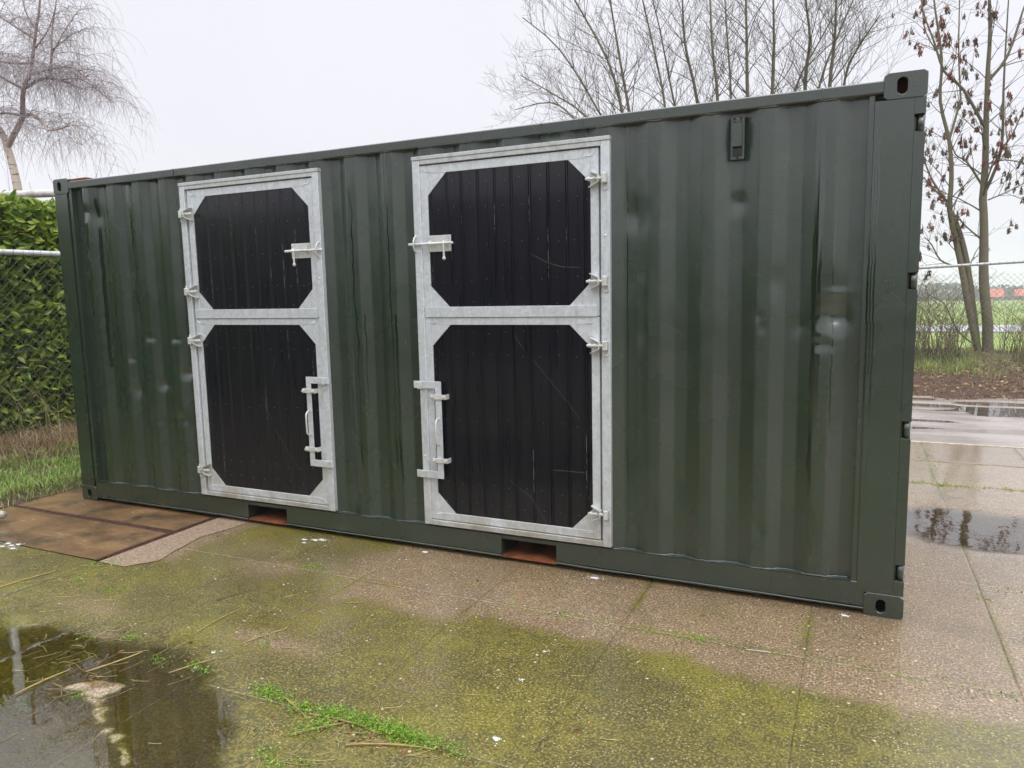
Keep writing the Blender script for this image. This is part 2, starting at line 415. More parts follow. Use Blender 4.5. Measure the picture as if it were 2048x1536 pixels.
def water(name, tint=(.5, .46, .36), ior=1.5, ripple=.25, dist=.004, sc=9, soft=True):
    b = NB(name); n_ = b.noise(sc, 3, .5); nn = b.bump(n_, dist, ripple)
    fr = b.n('ShaderNodeFresnel'); fr.inputs[0].default_value = ior; b.l(nn, fr.inputs[1])
    tr = b.n('ShaderNodeBsdfTransparent'); gl = b.n('ShaderNodeBsdfGlossy'); gl.inputs['Color'].default_value = (.97, .97, .97, 1); b.l(nn, gl.inputs['Normal'])
    ms = b.n('ShaderNodeMixShader')
    if soft:
        a = b.attr('depth'); d = b.math('ADD', a.outputs['Fac'], b.math('MULTIPLY', b.math('SUBTRACT', b.noise(60, 3), .5), .0022))
        k = b.mr(d, -.0004, .0042); b.l(b.math('MULTIPLY', fr.outputs[0], k), ms.inputs[0])
        b.l(b.mixf(k, .22, .008), gl.inputs['Roughness']); b.l(b.mixc(b.mr(d, .0, .008), (1, 1, 1), tint), tr.inputs[0])
    else:
        gl.inputs['Roughness'].default_value = .02; tr.inputs[0].default_value = (*tint, 1); b.l(fr.outputs[0], ms.inputs[0])
    b.l(tr.outputs[0], ms.inputs[1]); b.l(gl.outputs[0], ms.inputs[2])
    b.l(ms.outputs[0], b.out.inputs[0]); return b.m
M_water = water('standing_water', (.92, .86, .70), 1.8, .12, .004, 6); M_water2 = water('shallow_water', (.85, .82, .76), 2.1, .16, .004, 11)
M_water3 = water('road_water', (.8, .78, .74), 1.8, .2, .004, 5, False)

# ================================================================== GROUND
# basins (x, y, radius x, radius y, depth)
BAS = [(2.05, -2.35, .62, .55, .014), (2.75, -2.25, .5, .42, .012), (3.35, -2.15, .42, .26, .010), (3.3, -2.75, .7, .45, .014), (2.5, -3.0, .9, .6, .016),
       (3.95, -2.42, .5, .26, .0095), (2.3, -1.85, .32, .22, .008), (2.85, -1.85, .35, .2, .007), (1.2, -2.6, .8, .6, .012),
       (2.95, -1.60, .34, .20, .0062), (3.32, -1.80, .28, .17, .0062), (3.55, -2.0, .2, .2, .006), (3.05, -1.2, .22, .14, .005), (6.45, 1.95, .42, .30, .0080), (6.55, 1.42, .38, .24, .0075), (7.15, 1.75, .55, .42, .008), (6.05, 1.7, .5, .3, .006), (7.7, 1.3, .5, .35, .007)]
def height(x, y):
    h = (fbm(x*1.7, y*1.7, 3, 4)-.5)*.006 + (fbm(x*9, y*9, 9, 3)-.5)*.0032
    for cx, cy, rx, ry, d in BAS:
        h = h - d*np.exp(-(((x-cx)/rx)**2+((y-cy)/ry)**2)**1.3)
    # crumbly silt ridge standing out of the big puddle
    px = [2.78, 2.88, 2.97, 2.93, 3.05, 3.20, 3.32, 3.42, 3.50]; py = [-2.03, -1.96, -1.95, -2.02, -2.08, -2.17, -2.20, -2.25, -2.31]
    best = np.full(np.shape(x), 9.)
    for i in range(len(px)-1):
        ax, ay, bx, by = px[i], py[i], px[i+1], py[i+1]
        t = np.clip(((x-ax)*(bx-ax)+(y-ay)*(by-ay))/((bx-ax)**2+(by-ay)**2), 0, 1)
        best = np.minimum(best, np.hypot(x-ax-t*(bx-ax), y-ay-t*(by-ay)))
    h = h + (fbm(x*24, y*24, 19, 3)-.5)*.0016
    rn = .15+1.6*fbm(x*38, y*30, 27, 4)
    h = h + .0125*rn*np.exp(-(((x-2.90)/.10)**2+((y+1.985)/.05)**2))
    h = h + .0120*rn*np.exp(-(best/(.018+.035*fbm(x*12, y*12, 31, 2)))**2)
    return h
WL = -.0040
def masks(x, y):
    n = fbm(x*.9, y*.9, 50, 4); n2 = fbm(x*2.6+5, y*2.6, 60, 3)
    front = sst(-.62, -.98, y+.25*(n2-.5))            # algae field in front
    band = sst(1.7, 2.0, x)*sst(3.6, 2.8, x+.5*(n-.5))*.85   # near the left end
    alg = np.maximum(front*(.86+.7*(n-.42)), band*(.85+.6*(n2-.5)))
    alg = alg*(1-.75*sst(6.2, 7.6, x+.6*(n-.5)))
    # green patches by the right side
    for cx, cy, r, a in ((6.75, .25, .30, .6), (6.85, -.25, .25, .5), (7.0, -.75, .3, .35), (5.2, -.25, .22, .5), (3.0, -.85, .3, .7), (5.0, -1.5, .6, .25)):
        alg = np.maximum(alg, a*np.exp(-((x-cx)**2+(y-cy)**2)/r**2))
    # moss along joints
    for jx in JX:
        alg = np.maximum(alg, .62*np.exp(-((x-jx)/.045)**2)*sst(.35, .6, fbm(x*3, y*3, 77, 2)))
    for jy in JY:
        alg = np.maximum(alg, .60*np.exp(-((y-jy)/.05)**2)*sst(.35, .6, fbm(x*3+9, y*3, 78, 2)))
    wet = .30+.55*(fbm(x*.7+3, y*.7, 90, 3)-.4) + .35*sst(-1.4, -1.9, y)*sst(4.4, 3.6, x) + .45*sst(5.9, 6.5, x)
    h = height(x, y); sub = sst(WL+.004, WL-.001, h)
    wet = np.maximum(wet, sub)
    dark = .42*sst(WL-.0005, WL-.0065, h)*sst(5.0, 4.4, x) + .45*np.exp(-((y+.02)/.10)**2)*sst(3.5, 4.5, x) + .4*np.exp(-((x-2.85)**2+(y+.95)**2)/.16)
    ridge = .8*sst(WL-.003, WL+.002, h)*np.exp(-(((x-3.1)/.45)**2+((y+2.1)/.3)**2)**2)
    alg = alg*(1-.9*ridge)
    for cx, cy, rx, ry, a in ((2.15, -1.38, .45, .16, .8), (3.35, -1.45, .30, .07, .8), (4.15, -1.42, .25, .22, .6), (2.6, -.62, .35, .12, .5), (4.9, -1.9, .5, .2, .6), (2.45, -1.62, .12, .07, .9)):
        alg = alg*(1-.62*a*np.exp(-(((x-cx+.3*(n2-.5))/rx)**2+((y-cy+.3*(n-.5))/ry)**2)))
    return np.clip(alg, 0, 1), np.clip(wet, 0, 1), np.clip(dark, 0, 1)
JX = [1.5, 2.45, 3.23, 4.01, 4.805, 5.64, 6.45, 7.25, 8.06, 8.87, 9.68, 10.5, 11.3]
JY = [-6.55, -5.35, -4.17, -2.98, -1.78, -.575, .63, 1.78, 2.89, 3.78, 4.66]

yard = link('concrete_yard', None, kind='structure')
M_earth0 = simple('joint_soil', (.06, .045, .025), .9, 0, .4, 30)
def slab(x0, x1, y0, y1, step, mat, gap=.0014, hf=height, name='slab', parent=yard, zoff=0., thick=.05):
    x0 += gap; x1 -= gap; y0 += gap; y1 -= gap
    xs = np.unique(np.concatenate([np.linspace(x0, x1, max(3, int((x1-x0)/step)+1)), [x0+.006, x1-.006]]))
    ys = np.unique(np.concatenate([np.linspace(y0, y1, max(3, int((y1-y0)/step)+1)), [y0+.006, y1-.006]]))
    X, Y = np.meshgrid(xs, ys); Z = hf(X, Y)+zoff
    ed = np.minimum(np.minimum(X-x0, x1-X), np.minimum(Y-y0, y1-Y)); Z = Z-.0012*(ed < .001)
    # break the edges up a little
    V = np.stack([X, Y, Z], -1).reshape(-1, 3); ny, nx = X.shape
    i = np.arange(ny-1)[:, None]*nx+np.arange(nx-1)[None, :]
    F = np.stack([i, i+1, i+nx+1, i+nx], -1).reshape(-1, 4)
    # skirts
    loop = [*range(nx), *[r*nx+nx-1 for r in range(1, ny)], *[(ny-1)*nx+c for c in range(nx-2, -1, -1)], *[r*nx for r in range(ny-2, 0, -1)]]
    b0 = len(V); SK = V[loop].copy(); SK[:, 2] -= thick; V = np.vstack([V, SK]); m = len(loop)
    FS = np.array([[loop[k], b0+k, b0+(k+1) % m, loop[(k+1) % m]] for k in range(m)])
    me = np_mesh(name, V, np.vstack([F, FS]), mat)
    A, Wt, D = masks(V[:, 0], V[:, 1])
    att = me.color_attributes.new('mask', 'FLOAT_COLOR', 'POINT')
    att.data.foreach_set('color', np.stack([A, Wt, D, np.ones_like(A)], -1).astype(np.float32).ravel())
    return link(name, me, parent)
for i in range(len(JX)-1):
    for j in range(len(JY)-1):
        x0, x1, y0, y1 = JX[i], JX[i+1], JY[j], JY[j+1]
        if x0 > 9.5 and y1 < -2: continue
        near = (-3.2 < y0 < 0) and x1 < 8.1; rp = (.5 < y0 < 2.5 and 5.5 < x0 < 8.2)
        under = y0 > .5 and x1 < 5.7
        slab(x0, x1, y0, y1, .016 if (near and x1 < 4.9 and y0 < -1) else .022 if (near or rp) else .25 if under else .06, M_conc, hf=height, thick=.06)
# left strip of older slabs in front of the pit covers
for y0, y1 in ((-6.55, -4.3), (-4.3, -2.6), (-2.6, -.94)):
    slab(-2.2, 1.49, y0, y1, .03 if y0 > -3 else .12, M_conc, gap=.008)
# strip of bare concrete next to the pit frame
mbs = simple('bare_pink_concrete', (.31, .225, .155), .55, 0, .45, 75, .003)

jb = MB(); jb.cbox(-2.3, 11.4, -6.7, 4.7, -.12, -.030)
jb.obj('joint_fill', M_earth0, yard)
def joint_strip(ax, c, a0, a1):
    t = np.arange(a0, a1, .03); o_ = np.array([-.006, .006])
    T, O = np.meshgrid(t, o_); X, Y = (c+O, T) if ax == 'x' else (T, c+O)
    Z = height(X, Y)-.0016+.0012*(fbm(X*20, Y*20, 61, 2)-.5)
    V = np.stack([X, Y, Z], -1).reshape(-1, 3); n_ = len(t); k = np.arange(n_-1)
    me = np_mesh('joint_fill', V, np.stack([k, k+1, k+1+n_, k+n_], -1), M_conc)
    A, Wt, D = masks(V[:, 0], V[:, 1]); A = np.clip(A*.8+.3*(fbm(V[:, 0]*5, V[:, 1]*5, 62, 2)), 0, 1)
    at_ = me.color_attributes.new('mask', 'FLOAT_COLOR', 'POINT'); at_.data.foreach_set('color', np.stack([A, Wt, np.clip(D+.35, 0, 1), np.ones_like(A)], -1).astype(np.float32).ravel())
    link('joint_fill', me, yard)
for c_ in JX: joint_strip('x', c_, JY[0], JY[-1])
for c_ in JY[1:-1]: joint_strip('y', c_, JX[0], JX[-1])

# puddles: sheets of standing water meeting the uneven slabs
def sheet(name, x0, x1, y0, y1, z, mat, label=None):
    m_ = MB(); m_.add([(x0, y0, z), (x1, y0, z), (x1, y1, z), (x0, y1, z)], [(0, 1, 2, 3)])
    return m_.obj(name, mat, None, kind='structure')
def pool(x0, x1, y0, y1, mat, st=.02):
    X, Y = np.meshgrid(np.arange(x0, x1, st), np.arange(y0, y1, st)); Z = np.full_like(X, WL); H_ = height(X, Y)
    V = np.stack([X, Y, Z], -1).reshape(-1, 3); ny, nx = X.shape; i = np.arange(ny-1)[:, None]*nx+np.arange(nx-1)[None, :]
    D = (WL-H_); dm = np.maximum.reduce([D[:-1, :-1], D[1:, :-1], D[:-1, 1:], D[1:, 1:]]); F = np.stack([i, i+1, i+nx+1, i+nx], -1)[dm > -.0015]
    used = np.unique(F); rm = np.full(len(V), -1); rm[used] = np.arange(len(used))
    me = np_mesh('puddle', V[used], rm[F], mat); at_ = me.attributes.new('depth', 'FLOAT', 'POINT'); at_.data.foreach_set('value', D.ravel()[used].astype(np.float32))
    link('puddle', me, None, kind='structure')
pool(-2.1, 4.78, -3.6, -1.0, M_water); pool(5.66, 8.5, .70, 2.75, M_water2)

# steel framed pit covers at the left end
cov = link('pit_cover', None, label='pit cover with brown wet concrete panels in rusty steel edging at the container\'s left end', cat='cover', loc=(0, 0, 0))
b = NB('ochre_wet_concrete'); n1 = b.noise(1, 5, .65, b.co('Object', (1.8, 3.6, 1)), .5); n2 = b.noise(40, 3)
c = b.mixc(b.mr(n1, .3, .7), (.13, .068, .028), (.27, .155, .070)); c = b.mixc(b.mr(b.noise(3, 5), .46, .70), c, (.060, .040, .018))
c = b.mixc(b.math('MULTIPLY', b.mr(n2, .5, .7), .35), c, (.30, .20, .12))
b.bsdf(c, .45, 0, .5, b.bump(n2, .0015), .7, b.mr(n1, .3, .7, .08, .3)); M_ochre = b.m
def panel(x0, x1, y0, y1, z=.0):
    xs = np.linspace(x0, x1, 40); ys = np.linspace(y0, y1, 14); X, Y = np.meshgrid(xs, ys)
    Z = z+(fbm(X*2, Y*3, 5, 3)-.5)*.006
    V = np.stack([X, Y, Z], -1).reshape(-1, 3); nx = 40; i = np.arange(13)[:, None]*nx+np.arange(39)[None, :]
    return link('cover_panel', np_mesh('cover_panel', V, np.stack([i, i+1, i+nx+1, i+nx], -1).reshape(-1, 4), M_ochre), cov)
panel(-.36, 1.475, -.335, .6); panel(-.36, 1.475, -.94, -.355)
def steel(x0, x1, y0, y1, z=.004):
    m_ = MB(); m_.cbox(x0, x1, y0, y1, -.04, z, .002); return m_.obj('steel_edge', M_steelrust, cov)
steel(-.34, 1.452, -.362, -.334, .006); steel(1.455, 1.484, -.935, .6, .006); steel(-.10, 1.452, -.386, -.365, .0035); steel(1.487, 1.508, -.85, .5, .003)
xs = []
m_ = MB(); ys_ = np.linspace(-.96, .6, 60); P_ = []
for y in ys_:
    xr_ = float(np.interp(y, [-.96, -.80, -.62, -.38, .02, .6], [1.74, 1.86, 1.80, 1.75, 1.82, 1.82]))+.03*(float(fbm(y*9, y*0+3, 44, 3))-.5)
    P_ += [(1.515, y, .0036), (xr_, y, .0036)]
m_.add(P_, [(2*k, 2*k+1, 2*k+3, 2*k+2) for k in range(59)])
m_.obj('cement_strip', mbs, None, kind='structure')

# base earth sheet, grass verge, road behind, berm, field
b = NB('earth'); n1 = b.noise(3, 5); n2 = b.noise(25, 4)
c = b.mixc(b.mr(n1, .35, .65), (.055, .038, .024), (.10, .072, .045)); c = b.mixc(b.mr(n2, .5, .7), c, (.13, .095, .055))
b.bsdf(c, .85, 0, .3, b.bump(n2, .02)); M_earth = b.m
m_ = MB(); m_.add([(-80, -60, -.125), (80, -60, -.125), (80, 11.2, -.125), (-80, 11.2, -.125)], [(0, 1, 2, 3)])
m_.obj('ground', M_earth, None, kind='structure')
def gridobj(name, x0, x1, y0, y1, nx, ny, zf, mat, **k):
    X, Y = np.meshgrid(np.linspace(x0, x1, nx), np.linspace(y0, y1, ny)); Z = zf(X, Y)
    V = np.stack([X, Y, Z], -1).reshape(-1, 3); i = np.arange(ny-1)[:, None]*nx+np.arange(nx-1)[None, :]
    return link(name, np_mesh(name, V, np.stack([i, i+1, i+nx+1, i+nx], -1).reshape(-1, 4), mat), None, **k)
def verge_z(x, y): return .035+.05*fbm(x*2, y*2, 4, 3)+.05*sst(-.5, -1.6, x)-.06*sst(-.50, -.36, x)
gridobj('grass_verge', -14, -.365, -6.5, 9, 160, 130, verge_z, M_earth, kind='structure')

b = NB('wet_asphalt'); n1 = b.noise(1, 5, .6, b.co('Object', (.7, 2.4, 1))); n2 = b.noise(60, 3); n3 = b.noise(1, 4, .6, b.co('Object', (1.5, 5, 1)))
c = b.mixc(b.mr(n1, .35, .65), (.22, .19, .17), (.36, .31, .28)); c = b.mixc(b.math('MULTIPLY', b.mr(n3, .6, .75), .6), c, (.16, .085, .05))
b.bsdf(c, .5, 0, .5, b.bump(n2, .002), b.mr(n1, .3, .6, .5, 1), b.mr(n1, .35, .6, .12, .35), None, b.bump(n3, .004)); M_asph = b.m
def road_z(x, y): return -.012+(fbm(x*.8, y*3.2, 21, 3)-.5)*.030
gridobj('road', -30, 40, 4.72, 8.6, 500, 60, road_z, M_asph, kind='structure')
sheet('puddle', -10, 40, 4.8, 8.2, -.0165, M_water3)
m_ = MB(); m_.cbox(-30, 40, 4.665, 4.715, -.1, .004, .003); m_.obj('kerb', simple('kerb_concrete', (.42, .36, .26), .6, 0, .25, 20, .003), None, kind='structure')

def berm_z(x, y):
    n = fbm(x*1.4, y*1.4, 33, 4)-.5; n2 = fbm(x*6, y*6, 35, 3)-.5
    edge = 7.75+.55*(fbm(x*.9, y*.2, 36, 3)-.5)
    return -.06+.30*sst(0, 2.2, y-edge)+(.16*n+.09*n2)*sst(0, .6, y-edge)+.10*sst(11, 11.8, y)-1.15*sst(12.6, 16.5, y)
b = NB('leaf_mould'); n1 = b.noise(4, 5); n2 = b.noise(22, 4, .7)
zz = b.n('ShaderNodeSeparateXYZ'); b.l(b.co(), zz.inputs[0])
c = b.mixc(b.mr(n2, .35, .65), (.050, .028, .020), (.125, .072, .050)); gm = b.math('MULTIPLY', b.mr(zz.outputs[1], 9.2, 10.6), b.mr(n1, .35, .55))
c = b.mixc(gm, c, (.125, .135, .045)); c = b.mixc(b.mr(b.noise(50, 3), .6, .72), c, (.26, .19, .11))
b.bsdf(c, .8, 0, .3, b.bump(n2, .04)); M_mould = b.m
gridobj('berm', -20, 34, 7.3, 17, 420, 110, berm_z, M_mould, kind='structure')

def fz(y): return -.56-.0163*(y+3.92)
b = NB('meadow'); n1 = b.noise(1, 5, .6, b.co('Object', (.03, .012, 1))); n2 = b.noise(.6, 5, .7)
c = b.mixc(b.mr(n1, .35, .65), (.13, .21, .035), (.22, .30, .05)); c = b.mixc(b.mr(n2, .4, .7), c, (.24, .30, .10))
b.bsdf(c, .8, 0, .3); M_field = b.m
m_ = MB(); ys = [15, 30, 50, 65, 100, 200, 376, 900]
for i in range(len(ys)-1):
    m_.add([(-500, ys[i], fz(ys[i])-.1), (700, ys[i], fz(ys[i])-.1), (700, ys[i+1], fz(ys[i+1])-.1), (-500, ys[i+1], fz(ys[i+1])-.1)], [(0, 1, 2, 3)])
m_.obj('field', M_field, None, kind='structure')
b = NB('far_road'); n1 = b.noise(.5, 3); b.bsdf(b.mixc(n1, (.30, .29, .29), (.42, .41, .41)), .25, 0, .5, None, 1, .12); M_froad = b.m
m_ = MB(); m_.cbox(-300, 400, 49.5, 57.5, fz(49.5)-.3, fz(53)+.05); m_.obj('road', M_froad, None, kind='structure')

# ================================================================== CONTAINER
ct = link('shipping_container', None, label='dark green corrugated steel container with two galvanised stable doors standing on the wet yard', cat='container', loc=(0, 0, 0))
P0 = 5.197; PIT = .2785
def prof1(x):
    u = np.mod(x-P0, PIT); yi, yo = .048, .012
    return np.where(u < .07, yi, np.where(u < .14, yi+(yo-yi)*(u-.07)/.07, np.where(u < .21, yo, yo+(yi-yo)*(u-.21)/(PIT-.21))))
def prof(x):
    x = np.asarray(x, float); s = 0
    for d in np.linspace(-.006, .006, 7): s = s+prof1(x+d)
    return s/7
# dents (x, z, radius x, radius z, depth, sharpness)
DENT = [(4.714, 2.03, .055, .07, .016, 0), (5.235, 2.055, .04, .05, .012, 1), (5.43, 1.67, .03, .06, .007, 0), (5.35, 1.484, .02, .03, .007, 1), (5.372, 1.426, .02, .025, .007, 1),
        (5.55, 1.43, .045, .05, .010, 1), (5.70, 1.465, .062, .065, .030, 1), (5.70, 1.56, .055, .10, .016, 0), (5.71, 1.60, .03, .012, -.006, 0), (5.655, 1.345, .05, .035, .010, 1), (5.71, 1.60, .06, .02, -.006, 0), (5.372, .36, .035, .06, .016, 1), (5.624, .40, .03, .08, .008, 1),
        (5.308, .29, .04, .05, .008, 1), (.338, 2.31, .04, .05, .014, 1), (.44, 2.29, .05, .06, .005, 0), (.93, 1.345, .05, .03, .016, 1), (1.20, 1.338, .05, .03, .018, 1),
        (.70, 1.18, .035, .03, .012, 1), (.74, .92, .05, .05, .014, 1), (1.03, .98, .05, .04, .020, 1), (1.29, 1.075, .06, .04, .020, 1), (1.226, .733, .05, .04, .012, 0), (.95, .717, .05, .03, .010, 0),
        (4.234, 2.475, .10, .03, .010, 0), (4.728, .27, .03, .03, .008, 1), (2.80, .30, .05, .06, .008, 1), (2.86, .27, .03, .04, .006, 1), (.52, 1.9, .03, .1, .006, 0), (.80, 1.55, .03, .08, .005, 0), (4.9, .55, .08, .10, .006, 0), (5.15, 1.0, .1, .12, .005, 0)]
def wall_y(X, Z):
    Y = prof(X)+.0022*(fbm(X*2.2, Z*1.3, 12, 3)-.5)*2+.0012*(fbm(X*9, Z*5, 13, 2)-.5)*2
    for cx, cz, rx, rz, d, s in DENT:
        r = np.sqrt(((X-cx)/rx)**2+((Z-cz)/rz)**2)
        k = np.exp(-r*r*.9) if s == 0 else np.clip(1-r/1.55, 0, 1)**1.4*(.75+.5*sst(-.4, .5, (Z-cz)/rz+.3*(X-cx)/rx))
        Y = Y+d*k*(.85 if cx > 2 else 1.15)
    return Y
DOORS = [(1.388, 2.630), (3.342, 4.578)]; DZ0, DZ1 = .180, 2.452
xs = []
k0 = int((0.0-P0)/PIT)-1
for k in range(k0, 5):
    for br in (0, .07, .14, .21):
        xb = P0+k*PIT+br
        xs += [xb-.007, xb-.003, xb, xb+.003, xb+.007, xb+.021, xb+.035, xb+.049]
xs = [x for x in xs if .20 < x < 5.828]+[.20, 5.828]
for a, c in DOORS: xs += [a+.012, c-.012]
xs = np.array(sorted(xs)); xs = xs[np.concatenate([[True], np.diff(xs) > .0012])]
zs = np.unique(np.concatenate([np.arange(.166, 2.508, .0155), [DZ0+.012, DZ1-.012, 2.508]]))
X, Z = np.meshgrid(xs, zs); Y = wall_y(X, Z)
V = np.stack([X, Y, Z], -1).reshape(-1, 3); nx = len(xs); nz = len(zs)
i = np.arange(nz-1)[:, None]*nx+np.arange(nx-1)[None, :]; F = np.stack([i, i+1, i+nx+1, i+nx], -1)
cx = (X[:-1, :-1]+X[1:, 1:])/2; cz = (Z[:-1, :-1]+Z[1:, 1:])/2; keep = np.ones_like(cx, bool)
for a, c in DOORS: keep &= ~((cx > a+.012) & (cx < c-.012) & (cz > DZ0+.012) & (cz < DZ1-.012))
link('side_wall', np_mesh('side_wall', V, F[keep], M_green), ct)
# weld beads along both edges of the wall
for zz_, nm in ((.168, 'weld_bead'), (2.505, 'weld_bead')):
    for a, c in ((.20, 1.39), (2.628, 3.344), (4.576, 5.82)) if zz_ < 1 else ((.2, 5.82),):
        m_ = MB(); X1 = np.arange(a, c, .012)
        m_.tube([(x, float(prof(x))-.003-.002*random.random(), zz_+random.uniform(-.0022, .0022)) for x in X1], [.0035+.002*random.random() for _ in X1], 5)
        m_.obj(nm, M_rail, ct, True)

# top rail, slightly dented square tube
def rail(z0, z1, y0, y1, xa, xb, name, wob=.002, seed=0, mat=None, step=.02, ch=.006):
    X1 = np.linspace(xa, xb, int((xb-xa)/step)+1); sec = [(y0+ch, z0), (y1, z0), (y1, z1), (y0+ch, z1), (y0, z1-ch), (y0, z0+ch)]
    V = []; n = len(sec)
    for x in X1:
        dn = (float(fbm(x*1.5, seed+.5, 40+seed, 3))-.5)*2*wob; db = (float(fbm(x*4, seed+2.5, 41+seed, 3))-.5)*2*wob
        for k, (yy, z_) in enumerate(sec):
            V.append((x, yy+db*.7*(yy < (y0+y1)/2), z_+(dn if z_ > (z0+z1)/2 else db)))
    F = [(a*n+k, a*n+(k+1) % n, (a+1)*n+(k+1) % n, (a+1)*n+k) for a in range(len(X1)-1) for k in range(n)]
    m_ = MB(); m_.add(V, F+[tuple(range(n-1, -1, -1)), tuple((len(X1)-1)*n+k for k in range(n))])
    return m_.obj(name, mat or M_rail, ct)
rail(2.506, 2.563, .001, .062, .178, 5.880, 'top_rail', .0028, 1)
for xx in (1.33, 4.18, 4.42, 5.62):
    m_ = MB(); zz_ = np.linspace(2.508, 2.561, 9)
    m_.tube([(xx+random.uniform(-.002, .002), -.0005, z) for z in zz_], .0035, 5); m_.obj('weld_bead', M_rail, ct)
# bottom rail broken by two fork pockets
PK = [(1.824, 2.184), (3.874, 4.234)]
seg = [(.178, PK[0][0]), (PK[0][1], PK[1][0]), (PK[1][1], 5.880)]
for a, c in seg:
    rail(.041, .1655, .006, .05, a, c, 'bottom_rail', .0022, int(a*3)+5, ch=.003)
    rail(.030, .0400, -.004, .07, a, c, 'rail_flange', .0048, int(a*3)+9, ch=.002)
for a, c in PK:
    m_ = MB(); m_.cbox(a+.0005, c-.0005, .0065, .05, .140, .165, .002); m_.obj('bottom_rail', M_rail, ct)
    fp = MB(); fp.cbox(a, c, .004, 2.43, .026, .034); fp.obj('fork_pocket', M_rust, ct)
    fp = MB(); fp.cbox(a-.006, a, .052, 2.4, .022, .14); fp.cbox(c, c+.006, .052, 2.4, .022, .14); fp.cbox(a-.006, c+.006, .052, 2.4, .1405, .148); fp.cbox(a, c, 1.2, 1.21, .034, .14)
    fp.obj('fork_pocket', M_dark, ct)  # near-black sides, top and mid plate put the pocket's shade into colour
m_ = MB(); m_.cbox(5.44, 5.443, .002, .006, .035, .165); m_.obj('weld_bead', M_rail, ct)
# thick lip of paint and rail ledge below the wall
m_ = MB(); m_.cbox(.19, 5.82, .004, .075, .1665, .1672); m_.obj('rail_ledge', M_rail, ct)

def casting(x0, x1, z0, z1, hx, hz, hw, hh, cap, yo=0., sgn=1, name='corner_casting'):
    """ring plate with an upright slot hole, body behind it"""
    import bmesh
    n = 32; m_ = MB(); R = .016
    outer = []; inner = []; cxm, czm = (x0+x1)/2, (z0+z1)/2
    for k in range(n):
        an = 2*PI*(k+.5)/n; c, s = math.cos(an), math.sin(an)
        # slot: vertical stadium
        px = hw*c; pz = hh*s
        if abs(hh) > hw: pz = (hh-hw)*(1 if s > 0 else -1)+hw*s
        inner.append((hx+px, hz+pz))
        t = min((x1-x0)/2/abs(c) if abs(c) > 1e-6 else 9, (z1-z0)/2/abs(s) if abs(s) > 1e-6 else 9)
        ox, oz = cxm+c*t, czm+s*t
        outer.append((ox, oz))
    # round the corners
    def rnd(p):
        x, z = p; lx = min(x-x0, x1-x); lz = min(z-z0, z1-z)
        if lx < R and lz < R:
            ax = x0+R if x < cxm else x1-R; az = z0+R if z < czm else z1-R
            d = math.hypot(x-ax, z-az)
            if d > 1e-6: return (ax+(x-ax)/d*R, az+(z-az)/d*R)
        return p
    outer = [rnd(p) for p in outer]
    corners = []
    V = [(x, yo+.003, z) for x, z in outer]+[(cxm+(x-cxm)*.965, yo, czm+(z-czm)*.965) for x, z in outer]+[(x, yo, z) for x, z in inner]+[(hx+(x-hx)*.93, yo+.002*sgn, hz+(z-hz)*.93) for x, z in inner]+[(hx+(x-hx)*.93, yo+.028*sgn, hz+(z-hz)*.93) for x, z in inner]+[(x, yo+.162*sgn, z) for x, z in outer]
    F = []
    for a, b_ in ((0, 1), (1, 2), (2, 3), (3, 4), (5, 0)):
        F += [(a*n+k, a*n+(k+1) % n, b_*n+(k+1) % n, b_*n+k) for k in range(n)]
    F.append(tuple(5*n+k for k in range(n)))
    m_.add(V, F); o = m_.obj(name, M_rail, ct); fix_normals(o.data)
    q = MB(); q.cbox(x0+.012, x1-.012, yo+.029*sgn if sgn > 0 else yo-.09, yo+.09 if sgn > 0 else yo-.029, z0+.012, z1-.012)
    # open front of the cavity: five walls only
    q = MB(); ya, yb = yo+.0285*sgn, yo+.10*sgn; a0, a1, c0, c1 = x0+.02, x1-.02, z0+.015, z1-.015
    q.add([(a0, ya, c0), (a1, ya, c0), (a1, ya, c1), (a0, ya, c1), (a0, yb, c0), (a1, yb, c0), (a1, yb, c1), (a0, yb, c1)],
          [(0, 1, 5, 4), (1, 2, 6, 5), (2, 3, 7, 6), (3, 0, 4, 7), (4, 5, 6, 7)])
    q.obj('casting_cavity', cap, o)
    return o
Lx, Wy, Hz = 6.058, 2.438, 2.591
casting(5.880, 6.058, 2.473, 2.591, 5.956, 2.530, .0225, .040, M_rust)
casting(5.880, 6.058, 0, .118, 5.957, .056, .023, .036, M_dark)
casting(0, .178, 2.473, 2.591, .072, 2.530, .024, .038, M_dark)
casting(0, .178, 0, .118, .090, .056, .026, .036, M_dark)
for xx in (0, 5.880):
    for zz_ in (0, 2.473):
        casting(xx, xx+.178, zz_, zz_+.118, xx+.089, zz_+.056, .024, .038, M_dark, Wy, -1)

# corner posts
def post(name, boxes, mat=M_green):
    m_ = MB()
    for q in boxes: m_.cbox(*q, .0008)
    return m_.obj(name, mat, ct)
NOT = [(.193, .277), (.903, .987), (1.609, 1.689), (2.320, 2.400)]
zc = [.1182]+[q for ab in NOT for q in ab]+[2.4728]
bx = [(5.846, 6.009, .004, .16, .1182, 2.4728)]
for a in range(0, len(zc), 2): bx.append((6.0092, 6.055, .0042, .16, zc[a], zc[a+1]))
for a, c in NOT: bx.append((6.0092, 6.055, .055, .16, a+.0003, c-.0003))
post('corner_post', bx)
post('corner_post', [(5.822, 5.8455, .010, .05, .166, 2.500)])
for a, c in NOT:
    m_ = MB(); m_.tube([(6.036, .030, a+.002), (6.036, .030, c-.002)], .0165, 12); m_.obj('hinge_knuckle', M_rail, ct, True)
    m_ = MB(); m_.cbox(6.012, 6.03, .006, .05, a+.0005, a+.004); m_.obj('weld_bead', M_rail, ct)
